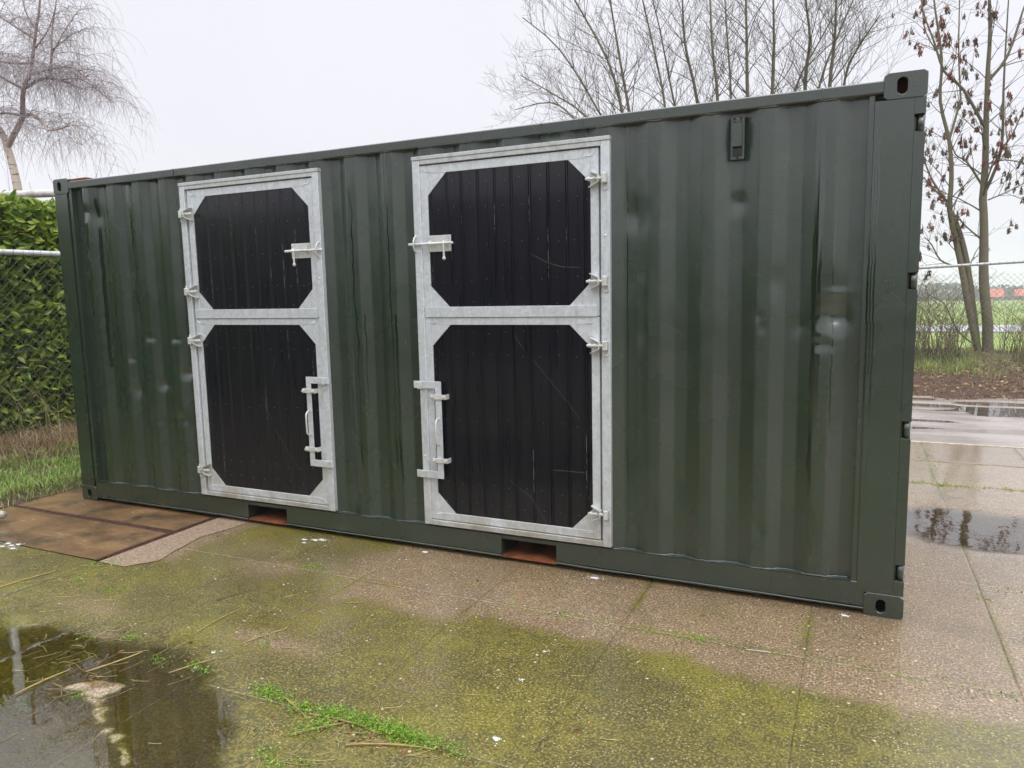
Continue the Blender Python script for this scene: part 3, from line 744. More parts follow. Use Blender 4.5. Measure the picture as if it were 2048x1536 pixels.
post('corner_post', [(.004, .150, .004, .15, .1182, 2.4728), (.1515, .17, .018, .06, .166, 2.4726), (.172, .199, .008, .05, .166, 2.506)])
post('corner_post', [(.004, .16, Wy-.16, Wy-.004, .1182, 2.4728)]); post('corner_post', [(5.90, 6.055, Wy-.16, Wy-.004, .1182, 2.4728)])
# back wall, left end wall, roof, floor
def corr_sheet(name, P, Q, zlo, zhi, inward, mat):
    P = Vector(P); Q = Vector(Q); L = (Q-P).length; d = (Q-P)/L; inw = Vector(inward); m_ = MB(); V = []; F = []
    s = 0; pts = []
    while s < L:
        for ds, h_ in ((0, 0), (.07, 0), (.14, .036), (.21, .036)):
            if s+ds <= L: pts.append((s+ds, h_))
        s += .28
    pts.append((L, 0))
    for a, h_ in pts:
        q = P+d*a+inw*(h_+.012); V += [(q.x, q.y, zlo), (q.x, q.y, zhi)]
    F = [(2*k, 2*k+2, 2*k+3, 2*k+1) for k in range(len(pts)-1)]
    m_.add(V, F); return m_.obj(name, mat, ct)
corr_sheet('side_wall', (.17, Wy, 0), (5.89, Wy, 0), .16, 2.51, (0, -1, 0), M_green)
corr_sheet('end_wall', (0, .15, 0), (0, Wy-.15, 0), .16, 2.51, (1, 0, 0), M_green)
m_ = MB(); m_.cbox(.178, 5.88, Wy-.062, Wy-.002, 2.506, 2.563, .004); m_.obj('top_rail', M_rail, ct)
m_ = MB(); m_.cbox(.178, 5.88, Wy-.05, Wy-.006, .03, .165, .004); m_.obj('bottom_rail', M_rail, ct)
m_ = MB(); m_.cbox(.006, .066, .16, Wy-.16, 2.48, 2.56, .004); m_.obj('top_rail', M_rail, ct)
m_ = MB(); m_.cbox(.006, .066, .16, Wy-.16, .03, .165, .004); m_.obj('bottom_rail', M_rail, ct)
m_ = MB(); m_.cbox(5.99, 6.05, .16, Wy-.16, 2.45, 2.56, .004); m_.obj('top_rail', M_rail, ct)
m_ = MB(); m_.cbox(5.99, 6.05, .16, Wy-.16, .03, .165, .004); m_.obj('bottom_rail', M_rail, ct)
V = []; F = []; X1 = []
s = .07
while s < 5.80: X1 += [(s, 0), (s+.09, 0), (s+.11, -.015), (s+.19, -.015)]; s += .21
for x, h_ in X1: V += [(x, .06, 2.560+h_), (x, Wy-.06, 2.560+h_)]
F = [(2*k, 2*k+2, 2*k+3, 2*k+1) for k in range(len(X1)-1)]
m_ = MB(); m_.add(V, F); m_.obj('roof', M_rail, ct)
m_ = MB(); m_.cbox(.07, .38, .010, Wy-.01, 2.564, 2.582, .003); m_.obj('roof_plate', M_rust, ct)
m_ = MB(); m_.cbox(.07, 5.98, .06, Wy-.06, .145, .1652); m_.obj('floor', simple('plywood_floor', (.10, .06, .03), .8), ct)
# door end (seen only from the side)
for ya, yb in ((.165, 1.216), (1.222, Wy-.165)):
    m_ = MB(); m_.cbox(6.0, 6.04, ya, yb, .17, 2.445, .004); dr = m_.obj('cargo_door', M_green, ct)
    for yy in (ya+.25, yb-.25):
        q = MB(); q.tube([(6.065, yy, .10), (6.065, yy, 2.50)], .016, 10); q.cbox(6.05, 6.08, yy-.02, yy+.02, .12, .16); q.cbox(6.05, 6.08, yy-.02, yy+.02, 2.45, 2.49)
        q.obj('lock_rod', M_zinc, dr)
    for a, c in NOT:
        q = MB(); yy = ya if ya < 1 else yb
        q.cbox(6.041, 6.052, yy if ya < 1 else yy-.16, yy+.16 if ya < 1 else yy, (a+c)/2-.025, (a+c)/2+.025); q.obj('hinge', M_rail, dr)

# ventilator near the right end
vt = MB(); vt.cbox(5.199, 5.266, .020, .046, 2.272, 2.480, .002); vo = vt.obj('vent', M_rail, ct)
q = MB(); q.prism([(5.210, .0195, 2.328), (5.210, .004, 2.334), (5.210, .002, 2.446), (5.210, .0195, 2.458)], (.045, 0, 0)); q.obj('vent_hood', M_rail, vo); fix_normals(vo.children[0].data)
q = MB(); q.cbox(5.210, 5.255, .0150, .0198, 2.290, 2.327); q.obj('vent_opening_shade', M_dark, vo)  # solid near-black block painted as the shade in the opening
for k in range(7):
    q = MB(); q.cbox(5.2125+k*.006, 5.2145+k*.006, .0125, .0149, 2.291, 2.326); q.obj('vent_slat', M_rail, vo)
for xx, z_ in ((5.217, 2.470), (5.249, 2.470), (5.233, 2.281)):
    q = MB(); q.tube([(xx, .0199, z_), (xx, .012, z_)], .0055, 6); q.obj('bolt', M_dark, vo)

# ---------------------------------------------------------------- stable doors
def gbox(*a): m_ = MB(); m_.cbox(*a); return m_
BOARD = {}
def board_mesh(wd, z0, z1, sd):
    key = (round(wd, 4), z0, z1, sd % 3)
    if key in BOARD: return BOARD[key]
    pr = [(0, .012), (0, .0045), (.003, 0), (.0095, 0), (.0125, .0042), (.0155, 0), (wd-.003, 0), (wd, .0045), (wd, .012)]
    m_ = MB(); n = len(pr); V = [(x, y, z) for z in (z0, z1) for x, y in pr]
    m_.add(V, [tuple(range(n-1, -1, -1)), tuple(range(n, 2*n))]+[(k, k+1, n+k+1, n+k) for k in range(n-1)]+[(n-1, 0, n, 2*n-1)])
    me = m_.mesh('board', M_board); fix_normals(me); BOARD[key] = me; return me
def leaf(nm, x0, x1, z0, z1, hs, seams, upper):
    """one half of a stable door: galvanised angle frame, corner gussets and boards"""
    Y0, Y1 = -.004, .030; A = .047; zb = z0+(.058 if upper else .047); zt = z1-(.050 if upper else .045)
    m_ = MB(); c = .0015
    m_.cbox(x0, x0+A, Y0, Y1, z0, z1, c); m_.cbox(x1-A, x1, Y0, Y1, z0, z1, c)
    m_.cbox(x0+A+.0004, x1-A-.0004, Y0+.0006, Y1, zt, z1, c)
    m_.cbox(x0+A+.0004, x1-A-.0004, Y0+.0006, Y1, z0, zb, c)
    fr = m_.obj(nm, M_galv, ct)
    if upper:
        q = MB(); q.cbox(x0+(.006 if hs < 0 else .006), x1-.012, Y0-.007, Y0-.0012, z0-.004, zb+.001, .001); q.obj('cover_strip', M_galv, fr)
    G = .128
    xl, xr = x0+A, x1-A
    for (ax, sx) in ((xl, 1), (xr, -1)):
        for (az, sz) in ((zt, -1), (zb, 1)):
            q = MB(); q.prism([(ax-.03*sx, Y0+.0018, az-.03*sz), (ax+G*sx, Y0+.0018, az-.03*sz), (ax+G*sx, Y0+.0018, az), (ax, Y0+.0018, az+G*sz), (ax-.03*sx, Y0+.0018, az+G*sz)], (0, .004, 0))
            g = q.obj('gusset', M_galv, fr); fix_normals(g.data)
            q = MB()    # weld marks
            p = [(ax-.032*sx, az-.036*sz), (ax-.01*sx, az-.012*sz), (ax+.03*sx, az-.012*sz)]
            q.tube([(a_, Y0-.0008, b_) for a_, b_ in p], .0022, 5); q.obj('weld_mark', M_galv, fr)
    bx = [xl-.004]+[s_ for s_ in seams if xl+.006 < s_ < xr-.006]+[xr+.004]
    yb = Y0+.0075
    for k in range(len(bx)-1):
        o = link('board', board_mesh(bx[k+1]-bx[k]-.0004, zb-.006, zt+.006, k), fr); o.location = (bx[k], yb+random.uniform(0, .0012), 0)
    q = MB()
    rows = [2.286, 2.143, 1.923, 1.711, 1.573] if upper else [1.405, 1.272, .869, .463, .345]
    for k in range(len(bx)-1):
        wd = bx[k+1]-bx[k]
        if wd < .04: continue
        for rz in rows:
            xx = bx[k]+wd*.55+random.uniform(-.012, .012); zz_ = rz+random.uniform(-.012, .012)
            if min(xx-xl, xr-xx)+min(zt-zz_, zz_-zb) < G+.01: continue
            q.tube([(xx, yb+.001, zz_), (xx, yb-.0016, zz_)], .0021, 6)
    q.obj('nail_heads', M_nail, fr, kind='stuff')
    # pale splits along some joints + scratches
    q = MB()
    for k in range(1, len(bx)-1):
        for _ in range(random.choice([0, 0, 1, 1])):
            za = random.uniform(zb+.1, zt-.15); L_ = random.uniform(.05, .35); zz_ = za
            while zz_ < min(za+L_, zt-.02):
                st = random.uniform(.004, .03)
                if random.random() < .6: q.cbox(bx[k]-.0008, bx[k]+.0006, yb+.0030, yb+.0038, zz_, zz_+st)
                zz_ += st
    if q.n: q.obj('bare_wood_split', simple('bare_wood', (.34, .31, .27), .8), fr, kind='stuff')
    return fr
M_scr = simple('scratch', (.06, .06, .062), .6)
def scratch(fr, pts):
    q = MB(); P = [Vector((a, .0028, b_)) for a, b_ in pts]
    for k in range(len(P)-1):
        d = (P[k+1]-P[k]); n_ = Vector((-d.z, 0, d.x)).normalized()*.0016
        q.add([tuple(P[k]-n_), tuple(P[k+1]-n_), tuple(P[k+1]+n_), tuple(P[k]+n_)], [(0, 1, 2, 3)])
    q.obj('scratch', M_scr, fr)

def hinge(fr, xf, z, s):
    """adjustable gate hinge: eye block on the frame post, threaded pin, splayed bracket on the leaf. s = direction leaf->post"""
    q = MB(); y = -.036
    q.cbox(xf-.013, xf+.013, -.050, -.0165, z-.026, z+.026, .003)                     # eye block
    q.tube([(xf, y, z+.026), (xf, y, z+.044)], .006, 8)                                # pin top
    pts = [(xf+s*.0+.015*math.cos(a_), -.020-.004*math.sin(a_*.5), z-.042+.016*math.sin(a_)) for a_ in np.linspace(PI, 2*PI, 9)]
    q.tube([(xf-.015, -.019, z-.026)]+pts+[(xf+.015, -.019, z-.026)], .0035, 6)        # loop below
    q.tube([(xf-s*.012, y, z), (xf-s*.105, y, z)], .0075, 8)                           # threaded rod
    for a_ in (.030, .052, .083): q.tube([(xf-s*a_, y, z), (xf-s*(a_+.008), y, z)], .0125, 6)   # nuts
    a_, b_ = xf-s*.036, xf-s*.088
    q.prism([(a_, -.0085, z-.018), (b_, -.0085, z-.042), (b_, -.0085, z+.040), (a_, -.0085, z+.018)], (0, .003, 0))
    for g_ in (1, -1):
        q.prism([(a_, -.0085, z+g_*.018), (b_, -.0085, z+g_*.041), (b_, -.040, z+g_*.041), (a_, -.050, z+g_*.018)], (0, 0, g_*.004))
    q.cbox(min(a_, a_+s*.004), max(a_, a_+s*.004), -.052, -.0085, z-.020, z+.020)
    o = q.obj('hinge', M_zinc, fr); fix_normals(o.data)
def sliding_bolt(fr, xp0, xp1, xr0, xr1, xk, s):
    q = MB(); z = 1.935; y = -.028
    q.cbox(xp0, xp1, -.0105, -.0065, 1.887, 1.984, .001)
    q.tube([(xr0, y, z), (xr0+.006, y, z), (xr1-.006, y, z), (xr1, y, z)], [.005, .0085, .0085, .004], 10)
    for xx in (xp0+.022, xp1-.022) if s > 0 else (xp0+.022, xp1-.022):
        q.tube([(xx, -.010, z-.016), (xx, -.026, z-.0145), (xx, y-.011, z), (xx, -.026, z+.0145), (xx, -.010, z+.016)], .0035, 6)
    xh = xp1-.038 if s > 0 else xp0+.038
    q.tube([(xh, y-.002, z+.012), (xh, y-.010, z), (xh+.001, y-.008, z-.04), (xh+.002, y-.008, z-.082)], [.006, .007, .006, .0065], 8)
    q.ball((xh+.002, y-.008, z-.090), .0115)
    for xx in (xp0+.012, xp1-.012):
        for z_ in (1.899, 1.972): q.tube([(xx, -.010, z_), (xx, -.016, z_)], .006, 6)
    o = q.obj('sliding_bolt', M_zinc, fr); fix_normals(o.data)
    q = MB(); q.tube([(xk, -.016, z-.050), (xk, -.034, z-.040), (xk, -.046, z-.018), (xk, -.049, z), (xk, -.046, z+.018), (xk, -.034, z+.040), (xk, -.016, z+.050)], .0055, 8)
    q.obj('bolt_keeper', M_zinc, fr)
def bar_latch(fr, xa, xb, xe, s):
    """C shaped drop bar: upright between xa and xb, arms reaching to xe on the post side"""
    q = MB(); y0, y1 = -.031, -.025
    q.cbox(xa, xb, y0, y1, .488, 1.100, .001)
    for z0_, z1_ in ((1.056, 1.100), (.488, .534)):
        if s > 0: q.cbox(xb+.0002, xe, y0, y1, z0_, z1_, .001)
        else: q.cbox(xe, xa-.0002, y0, y1, z0_, z1_, .001)
    o = q.obj('latch_bar', M_galv, fr)
    for z_ in (1.005, .605):
        q = MB(); ga, gb = xa-.030, xb+.036
        q.cbox(ga, gb, -.040, -.034, z_-.015, z_+.015, .001); q.cbox(ga, ga+.006, -.034, .004, z_-.015, z_+.015); q.cbox(gb-.006, gb, -.034, .004, z_-.015, z_+.015)
        for xx in (ga+.013, gb-.013): q.tube([(xx, -.040, z_), (xx, -.052, z_)], .0085, 6); 
        for xx in (ga+.013, gb-.013): q.tube([(xx, -.052, z_), (xx, -.060, z_)], .0045, 6)
        q.obj('latch_guide', M_zinc, fr)
    q = MB(); xm = xa+.008 if s < 0 else xb-.030
    xm = (xa+xb)/2
    q.tube([(xm, -.031, .868), (xm-.003, -.050, .866), (xm-.004, -.064, .852), (xm-.004, -.066, .79), (xm-.004, -.064, .722), (xm-.003, -.050, .708), (xm, -.031, .706)], .006, 8)
    q.obj('pull_handle', M_zinc, fr, True)
    for z_, tz in ((1.074, -1), (.512, -1)):
        q = MB(); xk = xe-s*.048
        q.cbox(xk-.018, xk+.018, -.044, -.036, z_-.020, z_+.020, .001); q.cbox(xk-.018, xk+.018, -.036, -.0165, z_-.024, z_-.0205)
        q.cbox(xk+.002, xk+.007, -.034, -.0165, z_-.052, z_-.0245)
        q.obj('latch_keeper', M_zinc, fr)

for di, (fx0, fx1) in enumerate(DOORS):
    hl = di == 0                                  # hinged on the left?
    YF = -.0155; T = .050
    parts = [('door_frame', (fx0, fx0+T, YF, .045, DZ0, DZ1)), ('door_frame', (fx1-T, fx1, YF, .045, DZ0, DZ1))]
    fr = link('door_frame', None, ct)
    for ja, jb_ in ((fx0, fx0+T), (fx1-T, fx1)):
        m_ = MB(); m_.cbox(ja, jb_, YF, .045, DZ0, 2.4300, .003); m_.obj('jamb', M_galv, fr)
    q = MB(); q.cbox(fx0+T+.0004, fx1-T-.0004, YF+.0006, .045, 2.404, 2.430, .002); q.obj('head_bar', M_galvd, fr)
    q = MB(); q.cbox(fx0-.003, fx1+.003, YF-.0032, .043, 2.4305, 2.4525, .002); q.obj('head_flashing', M_galvd, fr)
    q = MB(); q.cbox(fx0+T+.0004, fx1-T-.0004, YF+.0008, .045, DZ0, .212, .002); q.obj('sill_bar', M_galvd, fr)
    # stop strip that shows in the gap on the hinge side
    xg = fx0+T if hl else fx1-T
    q = MB(); q.cbox(xg+(.0004 if hl else -.022), xg+(.022 if hl else -.0004), .0315, .045, .213, 2.403); q.obj('door_stop', M_galvd, fr)
    for xx, z_ in (((fx1-.028, 1.75), (fx0+.03, .62)) if hl else ((fx1-.024, 1.93), (fx0+.02, .62))):
        q = MB(); q.ball((xx, YF-.001, z_), .007, 8, 5, (1, .6, 1)); q.obj('bolt', M_zinc, fr)
    if hl: lx0, lx1 = fx0+T+.013, fx1-T-.002
    else: lx0, lx1 = fx0+T+.002-.003+.001, fx1-T-.014
    seams = [1.51, 1.622, 1.729, 1.838, 1.952, 2.060, 2.175, 2.288, 2.400, 2.492] if hl else [3.450, 3.558, 3.660, 3.767, 3.878, 3.985, 4.097, 4.210, 4.321, 4.428]
    U = leaf('upper_door', lx0, lx1, 1.497, 2.398, 0, seams, True)
    Lw = leaf('lower_door', lx0, lx1, .2165, 1.4915, 0, seams, False)
    xf = fx0+.027 if hl else fx1-.022; s = -1 if hl else 1
    for z_ in (2.232, 1.686): hinge(U, xf, z_, s)
    for z_ in (1.334, .376): hinge(Lw, xf, z_, s)
    if hl:
        sliding_bolt(U, 2.378, 2.536, 2.336, 2.648, 2.612, -1); bar_latch(Lw, 2.455, 2.494, 2.650, 1)
        for o_ in (U, Lw): pass
        scratch(Lw, [(2.03, .95), (2.06, .86), (2.11, .77)]); scratch(Lw, [(2.13, .72), (2.22, .58), (2.34, .43)]); scratch(Lw, [(2.17, 1.22), (2.13, 1.10)])
    else:
        sliding_bolt(U, 3.436, 3.594, 3.306, 3.618, 3.354, 1); bar_latch(Lw, 3.460, 3.503, 3.308, -1)
        scratch(Lw, [(3.99, 1.39), (4.05, 1.30)]); scratch(Lw, [(4.10, 1.25), (4.20, 1.14), (4.33, .99), (4.39, .91)]); scratch(Lw, [(3.93, .52), (4.02, .46), (4.08, .42), (4.18, .27)])
        scratch(U, [(4.10, 1.855), (4.20, 1.80), (4.30, 1.77), (4.40, 1.765)]); scratch(Lw, [(4.21, .60), (4.42, .60)])
    tag(U, 'black boarded upper half of the %s stable door' % ('left' if hl else 'right')); tag(Lw, 'black boarded lower half of the %s stable door' % ('left' if hl else 'right'))
    tag(fr, 'galvanised frame round the %s stable door' % ('left' if hl else 'right'))

# ================================================================== LEFT: hedge, fence, grass
def leaf_cloud(name, C, D, S, mat, parent=None, kind=None, **k):
    """pointed leaves folded along the midrib; C centres, D directions, S lengths"""
    n = len(C); C = np.asarray(C); D = D/np.linalg.norm(D, axis=1, keepdims=True); S = np.asarray(S)[:, None]
    U = rng.normal(size=(n, 3)); Wd = np.cross(D, U); Wd /= np.linalg.norm(Wd, axis=1, keepdims=True); N = np.cross(D, Wd)
    wdt = S*.21
    P = [C-D*S*.5, C-D*S*.12+Wd*wdt+N*S*.05, C-D*S*.12-Wd*wdt+N*S*.05, C+D*S*.22+Wd*wdt*.75+N*S*.02, C+D*S*.22-Wd*wdt*.75+N*S*.02, C+D*S*.5-N*S*.06, C-D*S*.12-N*S*.0, C+D*S*.22-N*S*.03]
    V = np.stack(P, 1).reshape(-1, 3); b_ = (np.arange(n)*8)[:, None]
    F = np.concatenate([b_+np.array(q) for q in ([0, 1, 6, 6], [0, 6, 2, 2], [1, 3, 7, 6], [6, 7, 4, 2], [3, 5, 7, 7], [7, 5, 4, 4])], 0)
    T = np.concatenate([b_+np.array(q) for q in ([0, 1, 6], [0, 6, 2], [1, 3, 7], [1, 7, 6], [6, 7, 4], [6, 4, 2], [3, 5, 7], [7, 5, 4])], 0)
    return link(name, np_mesh(name, V, T, mat, False), parent, kind=kind, **k)
hd = link('laurel_hedge', None, label='tall clipped evergreen laurel hedge behind the wire fence at the left', cat='hedge', loc=(0, 0, 0))
m_ = MB(); m_.cbox(-3.9, -2.95, -6.5, 9, .0, 2.62); m_.obj('shade_core', simple('hedge_core', (.012, .016, .006), .95), hd)  # near-black box stands for the shade between the leaves
def hedge_pts(n, y0, y1, zlo=.1):
    nf = int(n*.8); y = rng.uniform(y0, y1, n); z = rng.uniform(zlo, 2.80, n); x = -2.80+rng.normal(0, .07, n)-.12*(fbm(y*1.6, z*1.6, 8, 3)-.4)*2
    top = np.arange(n) >= nf; x[top] = rng.uniform(-3.9, -2.72, top.sum()); z[top] = 2.72+rng.normal(0, .05, top.sum())+.10*(fbm(y[top]*3, x[top]*3, 9, 2)-.5)
    D = np.stack([rng.uniform(.1, 1.1, n), rng.normal(0, .8, n), rng.normal(.15, .6, n)], 1); D[top, 2] += .9
    return np.stack([x, y, z], 1), D
C, D = hedge_pts(21000, .0, 4.8, .15); S = rng.uniform(.085, .14, len(C))
leaf_cloud('leaf_mass', C, D, S, M_laurel, hd, 'stuff')
C, D = hedge_pts(9000, -6.4, .0, .1); leaf_cloud('leaf_mass', C, D, rng.uniform(.10, .16, len(C)), M_laurel, hd, 'stuff')
C, D = hedge_pts(5000, 4.8, 9., .1); leaf_cloud('leaf_mass', C, D, rng.uniform(.10, .16, len(C)), M_laurel, hd, 'stuff')
LM = []
for k in range(6):
    o = leaf_cloud('leaf', np.zeros((1, 3)), np.array([[1., 0, 0]]), [1.], M_laurel, hd); LM.append(o.data); bpy.data.objects.remove(o)
for k in range(290):
    y = random.uniform(.75, 2.9); z = random.uniform(1.25, 2.76)
    o = link('leaf', random.choice(LM), hd); o.location = (-2.66+random.uniform(-.02, .03)-.1*(float(fbm(y*1.6, z*1.6, 8, 3))-.4)*2, y, z)
    o.rotation_euler = (random.uniform(0, 6.28), random.uniform(-.7, .5), random.choice([-1, 1])*random.uniform(.3, 1.5)); sc1 = random.uniform(.09, .15); o.scale = (sc1,)*3

def chain_fence(label, axis, p0, a0, a1, ztop, posts, zb=.05, r=.0016, cell=.071, tr=.0215, ties=True, tdz=0.):
    """chain-link fence along an axis; tdz = rise of the top rail over its length"""
    f = link('chain_link_fence', None, label=label, cat='fence', loc=((p0, a0, 0) if axis == 'y' else (a0, p0, 0)))
    inv = Vector(f.location)
    def pt(a, z, off=0.): 
        v = Vector((p0+off, a, z)) if axis == 'y' else Vector((a, p0+off, z)); return v-inv
    m_ = MB(); L = a1-a0; H = ztop-zb
    t = -H
    while t < L:
        for sgn in (1, -1):
            s0, s1 = max(t, 0), min(t+H, L)
            if s1-s0 > .02:
                za, zc_ = s0-t, s1-t
                A = pt(a0+s0, zb+(za if sgn > 0 else H-za)); B = pt(a0+s1, zb+(zc_ if sgn > 0 else H-zc_))
                ns = max(2, int((B-A).length/.5)); off = .003*sgn
                P_ = []
                for k in range(ns+1):
                    q = A.lerp(B, k/ns); j = float(mnoise.noise(Vector((q.x*1.3+t, q.y*1.3, q.z*1.3))))*.010
                    P_.append(q+(Vector((off+j, j*.4, 0)) if axis == 'y' else Vector((j*.4, off+j, 0))))
                m_.tube(P_, r, 3, False)
        t += cell
    m_.obj('wire_mesh', M_wire, f, kind='stuff')
    m_ = MB(); m_.tube([pt(a0, ztop), pt(a1, ztop+tdz)], tr, 12); m_.obj('top_rail', M_galvd, f, True)
    for pz in (zb+.35, (zb+ztop)/2):
        m_ = MB(); m_.tube([pt(a0+(a1-a0)*k/20, pz+.012*math.sin(k*2.1), .004) for k in range(21)], .0018, 4); m_.obj('tension_wire', M_wire, f)
    for a_ in posts:
        m_ = MB(); m_.tube([pt(a_, -.1, -.03 if axis == 'y' else .05), pt(a_, ztop+.03, -.03 if axis == 'y' else .05)], .026 if axis == 'y' else .024, 12); m_.obj('post', M_galvd, f, True)
    if ties:
        m_ = MB(); a_ = a0+.1
        while a_ < a1:
            c0 = pt(a_, ztop+tdz*(a_-a0)/(a1-a0)); R_ = tr+.0025; P_ = []
            for k in range(9):
                an = 2*PI*k/8
                P_.append(c0+(Vector((R_*math.cos(an), .012*math.sin(an*.5), R_*math.sin(an))) if axis == 'y' else Vector((.012*math.sin(an*.5), R_*math.cos(an), R_*math.sin(an)))))
            m_.tube(P_, .0022, 4, False); a_ += random.uniform(.08, .16)
        m_.obj('tie_wires', M_wire, f, kind='stuff')
    return f
M_wire = simple('fence_wire', (.20, .22, .20), .45, .6)
lf = chain_fence('galvanised chain-link fence in front of the laurel hedge', 'y', -2.42, -3.5, 6.5, 2.165, [-2.3, 3.7, 6.4], .03, .0023, .108, .032)
m_ = MB(); m_.tube([(-.02, 4.22, -.1), (-.02, 4.22, 2.85)], .05, 14); m_.obj('gate_post', M_galvd, lf, True)

def blades(name, n, xf, h, mat, parent=None, lean=.5, wd=.004, **k):
    P = xf(n); n = len(P); hh = h(n) if callable(h) else rng.uniform(h[0], h[1], n)
    an = rng.uniform(0, 2*PI, n); L = rng.uniform(.1, 1, n)*lean
    d = np.stack([np.cos(an), np.sin(an), np.zeros(n)], 1); s = np.stack([-np.sin(an), np.cos(an), np.zeros(n)], 1)*wd
    up_ = np.array([0, 0, 1.])
    H = hh[:, None]; L = L[:, None]
    a = P-s; b_ = P+s; m1 = P+up_*H*.55+d*H*L*.3; m2 = m1+s*.8; m1 = m1-s*.8; tp = P+up_*H*(1-.25*L)+d*H*L
    V = np.stack([a, b_, m2, m1, tp], 1).reshape(-1, 3); i_ = (np.arange(n)*5)[:, None]
    T = np.concatenate([i_+np.array([0, 1, 2]), i_+np.array([0, 2, 3]), i_+np.array([3, 2, 4])], 0)
    return link(name, np_mesh(name, V, T, mat, False), parent, **k)
def vp(x0, x1, y0, y1, dens=None):
    def f(n):
        x = rng.uniform(x0, x1, n); y = rng.uniform(y0, y1, n)
        if dens is not None: kk = rng.uniform(size=n) < dens(x, y); x, y = x[kk], y[kk]
        return np.stack([x, y, verge_z(x, y)-.01], 1)
    return f
blades('grass', 26000, vp(-1.75, -.36, -1.5, 3.2, lambda x, y: .25+.75*sst(.35, .6, fbm(x*3, y*3, 3, 2))), (.04, .10), M_grass, None, 1.2, .0035, kind='stuff')
blades('dead_grass', 16000, vp(-2.75, -1.25, -2, 3.5, lambda x, y: .3+.7*sst(-1.2, -2, x)), lambda n: rng.uniform(.05, .24, n), M_dead, None, 1.8, .003, kind='stuff')
blades('dead_grass', 1500, vp(-.62, -.33, -1.5, 3.2), (.03, .09), M_dead, None, 2.0, .003, kind='stuff')
m_ = MB()
for k in range(110):
    x, y = random.uniform(-2.6, -1.6), random.uniform(-.8, 3.2); z = .05; an = random.uniform(0, 6.28); L_ = random.uniform(.5, 1.2)
    P_ = [(x+math.cos(an)*L_*t*t*.5, y+math.sin(an)*L_*t*t*.5, z+L_*(t-.25*t*t)) for t in np.linspace(0, 1, 6)]
    m_.tube(P_, [.0025, .002, .002, .0015, .001, .0008], 3, False)
m_.obj('dead_stalks', M_dead, None, kind='stuff')

# grey steel pipe end reaching in from the left
m_ = MB(); Pp = [(-1.9, -1.55, .075), (-.9, -1.10, .07), (-.10, -.735, .062), (.02, -.68, .060), (.055, -.664, .060), (.073, -.656, .060)]
m_.tube(Pp, [.036, .036, .036, .036, .030, .016], 16)
tag(m_.obj('pipe', M_galvd, None, True), 'grey metal pipe with a rounded end lying on the brown pit cover', 'pipe')
# pale rail above the hedge
m_ = MB(); m_.tube([(-6.2, 2.55, 3.15), (-3.4, 3.1, 3.10)], .055, 10); m_.tube([(-6.2, 2.55, -.1), (-6.2, 2.55, 3.15)], .05, 8); m_.tube([(-3.95, 3.0, -.1), (-3.95, 3.0, 3.11)], .05, 8)
tag(m_.obj('rail', simple('pale_rail', (.55, .53, .50), .6), None, True), 'pale horizontal rail showing just above the laurel hedge', 'rail')

# ================================================================== TREES
def perp(d):
    v = Vector((random.gauss(0, 1), random.gauss(0, 1), random.gauss(0, 1))); v = v-d*v.dot(d)
    return v.normalized()
def smooth_path(pts, sub=3):
    P = [Vector(p) for p in pts]; out = []
    for i in range(len(P)-1):
        p0 = P[max(i-1, 0)]; p1 = P[i]; p2 = P[i+1]; p3 = P[min(i+2, len(P)-1)]
        for k in range(sub):
            t = k/sub
            out.append(.5*((2*p1)+(p2-p0)*t+(2*p0-5*p1+4*p2-p3)*t*t+(-p0+3*p1-3*p2+p3)*t**3))
    out.append(P[-1]); return out
TIPS = []
def grow(mb, p, d, L, r, lvl, up=.25, spread=.6, kids=5, jit=.12, collect=False, n3=4):
    seg = max(3, int(L/.22)); P = [p.copy()]; R = [r]; dd = d.copy()
    for i in range(seg):
        dd = (dd+perp(dd)*jit+Vector((0, 0, up*.12))).normalized(); p = p+dd*(L/seg); P.append(p.copy()); R.append(max(.0026, r*(1-.85*(i+1)/seg)))
    mb.tube(P, R, n3 if lvl < 2 else 3, False)
    if collect: TIPS.append((P[-1], dd)); TIPS.append((P[len(P)*2//3], dd))
    if lvl <= 0: return
    for k in range(kids):
        t = random.uniform(.25, .97); i = min(seg-1, int(t*seg)); q = P[i].lerp(P[i+1], random.random())
        nd = (dd*random.uniform(.55, 1)+perp(dd)*spread*random.uniform(.6, 1.2)+Vector((0, 0, up))).normalized()
        grow(mb, q, nd, L*random.uniform(.35, .6), R[i]*.55, lvl-1, up, spread, max(2, kids-1), jit, collect, n3)
def limb(mb, mbt, pts, r0, r1, nb, bl, lvl=1, up=.3, spread=.6, collect=False, n=7, start=.15, tw_r=.35, kids=4, jit=.12):
    P = smooth_path(pts); m = len(P); R = [r0+(r1-r0)*i/(m-1) for i in range(m)]
    P = [q+Vector((random.gauss(0, 1), random.gauss(0, 1), 0))*R[i]*.04 for i, q in enumerate(P)]
    mb.tube(P, R, n, False)
    for k in range(nb):
        t = start+(1-start)*(k+random.random())/nb; i = min(m-2, int(t*(m-1))); d = (P[i+1]-P[i]).normalized()
        nd = (d*random.uniform(.5, .9)+perp(d)*spread+Vector((0, 0, up*.6))).normalized()
        grow(mbt, P[i], nd, bl*random.uniform(.5, 1.1)*(1-.45*t), min(R[i]*tw_r, .02)+.002, lvl, up, spread, kids, jit, collect)

